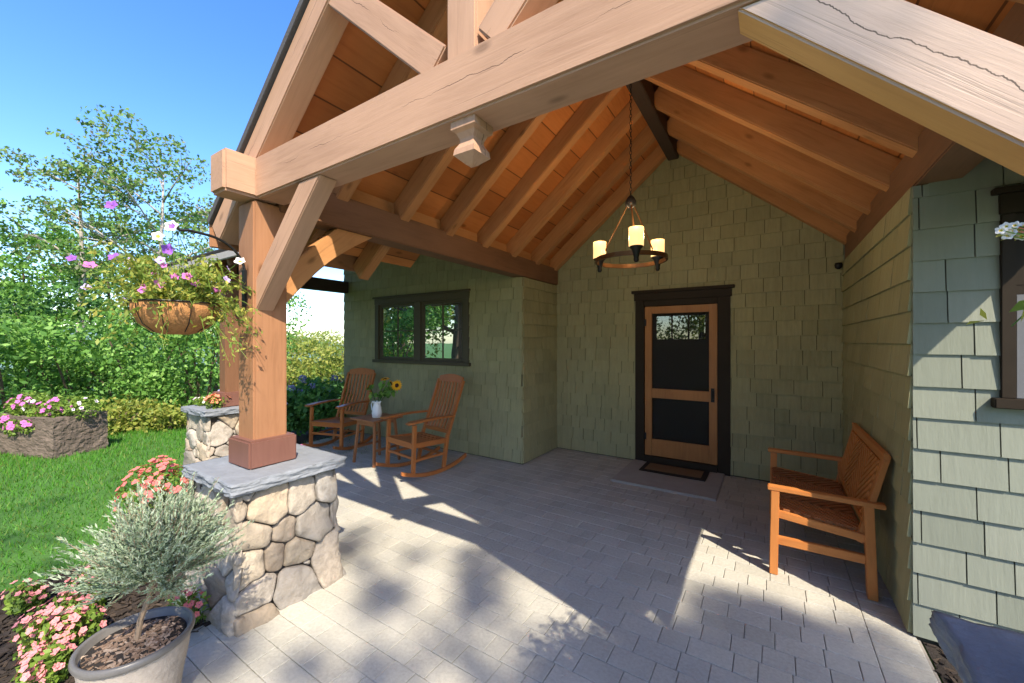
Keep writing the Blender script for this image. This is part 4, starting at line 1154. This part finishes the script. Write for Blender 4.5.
for k, (u, v) in enumerate(((1001, 231), (1006, 227), (1011, 232), (1015, 226), (1019, 231), (1024, 227), (1030, 233), (1022, 237), (1008, 236))):
    q = at(u, v, .62) - o1; blossom(B_smallo if k in (4,) else B_smallw, p, q, (-.3, -.9, .3), random.uniform(.9, 1.15))
    sp.tube([q, q + Vector((.05, .01, -.02)), Vector((-.1, 0, .03))], [.001, .0015, .002], 4)
sq = [at(u, v, .625) - o1 for u, v in ((1003, 234), (1010, 239), (1017, 235), (1026, 236), (1013, 229))]
leaves('sprig_leaf', sq, .018, L_lime, p, aspect=.5)
sp.build('stem', L_imp, p)

# ------------------------------------------------------------------ shrubs and trees
def shrub(loc, rx, ry, h, n, mat, label, ls=.085, group='shrubs bordering the lawn', cat='shrub', name='garden_shrub'):
    s = tag(empty(name, loc), label, cat, group)
    lob = []
    for k in range(24):
        a = random.random() * 6.283; q = math.sqrt(random.random()) * .85; zz = random.uniform(.08, .9)
        sc = random.uniform(.14, .36); lob.append((rx * q * math.cos(a), ry * q * math.sin(a), h * zz, rx * sc, ry * sc, h * random.uniform(.07, .19)))
    Q, d = lobes(n, lob, .62); Q[:, 2] = np.abs(Q[:, 2]) + .02
    Q += RNG.normal(0, .07, Q.shape)
    leaves('foliage', Q, ls, mat, s, D=d * .5 + np.array([0, 0, .25]), spread=1.0, aspect=.55, jitter=.55)
    sp = MB()
    for l in lob[:8]: sp.tube([(l[0] * .15, l[1] * .15, -.1), (l[0] * .6, l[1] * .6, l[2] * .6), (l[0], l[1], l[2])], [.035, .022, .01], 6)
    sp.build('stem', M_barkD, s)
def gp(u, d): q = at(u, 342, d); return (q.x, q.y, -.03 - max(0, (math.hypot(q.x, q.y) - 14) * .05))
shrub(gp(12, 7.3), 1.5, 1.2, 2.0, 5200, L_shrub, 'bright green leafy shrub behind the stone trough')
shrub(gp(80, 7.9), 1.4, 1.2, 1.75, 4800, L_shrub, 'mid green rounded shrub right behind trough end')
shrub(gp(142, 8.4), 1.5, 1.2, 2.15, 5200, L_shrub, 'leafy shrub below the hanging basket')
shrub(gp(203, 8.6), 1.3, 1.2, 2.3, 4400, L_shrub, 'leafy shrub beyond the far stone pier')
shrub(gp(-40, 8.5), 1.8, 1.4, 2.8, 5200, L_dark, 'dark shrub at the left picture edge')
shrub(gp(45, 10.5), 2.2, 1.6, 3.3, 6500, L_shrub, 'tall spreading shrub under the forked pale tree', .1)
shrub(gp(120, 11.2), 2.3, 1.6, 3.7, 6500, L_dark, 'tall dark shrub between the two pale trees', .1)
shrub(gp(190, 11.5), 2.1, 1.6, 4.0, 6500, L_shrub, 'tall bright shrub behind the hanging basket', .1)
shrub(gp(245, 12.2), 2.2, 1.6, 3.2, 5000, L_shrub, 'tall shrub hidden behind near porch post', .1)
shrub(gp(118, 7.2), .55, .45, .5, 1300, L_lime, 'low yellow green plant right of the trough', .07)
shrub(gp(170, 7.4), .7, .45, .38, 1500, L_lime, 'low yellow green ground shrub at lawn end', .07)
for k, (u, d, h) in enumerate(((288, 17, 2.2), (318, 19, 2.3), (352, 18, 2.1), (300, 27, 3.4), (335, 30, 3.6))):
    shrub(gp(u, d), 2.2 if d < 25 else 3.4, 2, h, 3600, L_lime, ('pale yellow green meadow shrub just right of porch post', 'pale yellow green meadow shrub mid gap beyond hydrangea', 'pale yellow green meadow shrub against wing corner',
          'distant pale shrub near porch post', 'distant pale shrub near wing corner')[k], .13, 'meadow shrubs beyond the patio')

def tree(loc, h, spread, nl, label, bark, leaf, ls, seed, clumps=None, bare=.35, r0=.11, group='trees beyond the lawn', lean=0.0, forks=9, name='deciduous_tree', cl=.42):
    rnd = random.Random(seed); tr = tag(empty(name, loc), label, 'tree', group); mb = MB(); tips = []
    trunk = [Vector((lean * h * f + .12 * math.sin(f * 5 + seed), .1 * math.sin(f * 4 + seed * 2), h * f - .1)) for f in np.linspace(0, .93, 9)]
    mb.tube(trunk, [r0 * (1 - .85 * k / 8) for k in range(9)], 9)
    for k in range(forks):
        f = bare + (1 - bare) * (k + .3) / forks * .92; i = min(7, int(f / .93 * 8)); b0 = trunk[i].lerp(trunk[i + 1], (f / .93 * 8) - i if i < 8 else 0)
        a = k * 2.4 + rnd.uniform(-.4, .4); L = spread * (1.05 - .55 * f) * rnd.uniform(.75, 1.15)
        d = Vector((math.cos(a), math.sin(a), rnd.uniform(.45, .95)))
        m = b0 + d * L * .5 + Vector((0, 0, -.02 * L)); e_ = b0 + Vector((d.x * L, d.y * L, d.z * L * .85))
        rr = r0 * .5 * (1 - f) + .014
        mb.tube([b0, m, e_], [rr, rr * .65, rr * .25], 6); tips += [(m, .75), (e_, .9)]
        for j in range(4):
            q = b0.lerp(e_, rnd.uniform(.35, .95)); a2 = a + rnd.uniform(-1.3, 1.3); l2 = L * rnd.uniform(.25, .5)
            t2 = q + Vector((math.cos(a2) * l2, math.sin(a2) * l2, l2 * rnd.uniform(.1, .8))); mb.tube([q, q.lerp(t2, .5) + Vector((0, 0, .04)), t2], [rr * .4, rr * .28, .006], 5); tips.append((t2, .8))
    tips.append((trunk[-1], .8))
    mb.build('trunk', bark, tr, smooth=True)
    P = []; w = spread * cl
    lob = []
    for (q, s) in (clumps or tips):
        for j in range(2):
            lob.append((q.x + rnd.gauss(0, w * .4), q.y + rnd.gauss(0, w * .4), q.z + rnd.gauss(0, w * .25), w * s * rnd.uniform(.35, .7), w * s * rnd.uniform(.35, .7), w * s * rnd.uniform(.16, .32)))
    Q, d = lobes(nl, lob, .35); leaves('crown', Q, ls, leaf, tr, aspect=.6)
    return tr
tree(gp(78, 12.0), 7.6, 1.9, 4200, 'slender pale forked tree with sparse crown at left', M_barkT, L_birch, .115, 3, r0=.13, bare=.42, forks=9)
tree(gp(160, 12.8), 7.9, 2.4, 4800, 'taller pale thin tree with airy crown beside roof edge', M_barkT, L_birch, .115, 5, r0=.12, bare=.36, forks=11)
tree(gp(222, 15.0), 7.5, 2.4, 5000, 'loose leafy tree close behind the roof corner', M_barkT, L_birch, .14, 8, bare=.3)
tree(gp(20, 14.5), 5.8, 2.4, 6000, 'round green tree low behind the forked tree', M_barkD, L_shrub, .14, 9, bare=.2)
tree(gp(110, 16.5), 6.6, 2.6, 6500, 'leafy green tree standing between pale trunks', M_barkD, L_shrub, .15, 10, bare=.2)
tree(gp(-60, 13.5), 7.0, 2.6, 5000, 'leafy tree mostly beyond the left picture edge', M_barkD, L_shrub, .14, 12, bare=.2)
# trees in the front yard: they throw the soft dapples and stand in the window's reflection
def along(x, y, t_): return Vector((x + SUN.x * t_, y + SUN.y * t_, t_))
base = Vector((13.2, -9.6, 0)); cl = []
for (u, v, t_, s) in ((355, 548, 8.5, 1.0), (330, 560, 9.0, .6), (478, 600, 8.6, 1.15), (500, 575, 9.4, .6), (420, 645, 8.2, .9), (265, 655, 9.2, .8), (300, 668, 8.4, .7), (560, 678, 8.2, 1.1), (640, 690, 8.6, 1.2),
                  (780, 664, 8.3, 1.7), (725, 660, 9.0, 1.6), (840, 682, 8.6, 1.7), (690, 640, 8.2, 1.2), (870, 710, 9, 1.8), (600, 720, 8, 1.6), (790, 700, 8.5, 1.8), (730, 710, 8.4, 1.8), (760, 640, 8.8, 1.0), (900, 690, 8.5, 1.2), (680, 690, 8.6, 1.6), (455, 560, 8.6, .7), (385, 610, 8.8, .8)):
    d = 1.6 * FX / (v - 342); q = at(u, v, d); cl.append((along(q.x, q.y, t_ * 2) - base, s))
tree(base, 18, 5, 3500, 'front yard tree whose shade dapples the patio', M_barkD, L_shrub, .14, 21, clumps=cl, group='front yard trees behind the viewpoint', bare=.7, cl=.085, r0=.2)
tree((1.6, -6.0, -.03), 11, 3.0, 1700, 'tall front yard tree shading the lawn', M_barkD, L_shrub, .16, 22, group='front yard trees behind the viewpoint', bare=.5, cl=.3, r0=.2)
for k, (x, y, h, lm) in enumerate(((-10.5, -3.2, 8, L_lime), (-13, -6.5, 10, L_dark), (-16, -2.5, 9, L_dark), (-8.5, -9, 10, L_dark), (-19, -8, 11, L_shrub), (-3, -13, 11, L_dark), (4, -14, 10, L_shrub), (10, -12, 9, L_dark))):
    tree((x, y, -.05), h, 3.0, 5500, 'leafy front yard tree behind the viewpoint, seen only in reflections', M_barkD, lm, .2, 30 + k, group='front yard trees behind the viewpoint', bare=.15, cl=.5, r0=.2)
for k, (x, y, h) in enumerate(((-12, -1.5, 3.2), (-15, -5.2, 4), (-20, -1, 4.5), (-22, -10, 5), (-10, -11, 4.5), (-4.6, -9.6, 4.2), (-1, -10.5, 4.4), (3, -10.5, 4))):
    shrub((x, y, -.03), 2.4, 2.0, h, 2600, L_lime if k in (1, 3, 5, 6) else L_shrub, 'tall hedge shrub behind the viewpoint, seen only in reflections', .16, 'hedge behind the viewpoint')
dr = MB(); dr.box((-30, -7.5, -.06), (14, -4.6, -.02)); structure(dr.build('driveway', m_plain('pale driveway', (.4, .39, .37), .9)))

# ------------------------------------------------------------------ light and camera
W = bpy.data.worlds.new('World'); SC.world = W; W.use_nodes = True
nt = W.node_tree; bg = nt.nodes['Background']; sky = nt.nodes.new('ShaderNodeTexSky')
sky.sky_type = 'NISHITA'; sky.sun_disc = False
hor = math.hypot(SUN.x, SUN.y); elev = math.atan2(SUN.z, hor)
sky.sun_elevation = elev; sky.sun_rotation = math.atan2(SUN.x, SUN.y)
sky.air_density = 1.0; sky.dust_density = 0.8; sky.ozone_density = 2.2; sky.altitude = 100
hs = nt.nodes.new('ShaderNodeHueSaturation'); hs.inputs['Saturation'].default_value = 1.3; hs.inputs['Hue'].default_value = .512
nt.links.new(sky.outputs[0], hs.inputs['Color']); nt.links.new(hs.outputs[0], bg.inputs[0]); bg.inputs[1].default_value = 0.15
s = bpy.data.lights.new('sun', 'SUN'); s.energy = 3.4; s.angle = R(.53); s.color = (1, .88, .70)
so = bpy.data.objects.new('sun', s); link(so); so.rotation_euler = (-SUN).to_track_quat('-Z', 'Y').to_euler()
cam = bpy.data.cameras.new('camera'); cam.sensor_width = 36; cam.lens = FX / 1024 * 36; cam.clip_start = .02; cam.clip_end = 3000
co = bpy.data.objects.new('camera', cam); link(co); co.location = (0, 0, CAMZ); co.rotation_euler = (R(90), 0, YAW)
SC.camera = co
SC.view_settings.view_transform = 'Standard'; SC.view_settings.look = 'None'; SC.view_settings.exposure = 1.5; SC.view_settings.gamma = 1
SC.cycles.use_denoising = True; SC.cycles.max_bounces = 8; SC.cycles.diffuse_bounces = 5; SC.cycles.sample_clamp_indirect = 8
try: SC.cycles.denoiser = 'OPENIMAGEDENOISE'
except Exception: pass
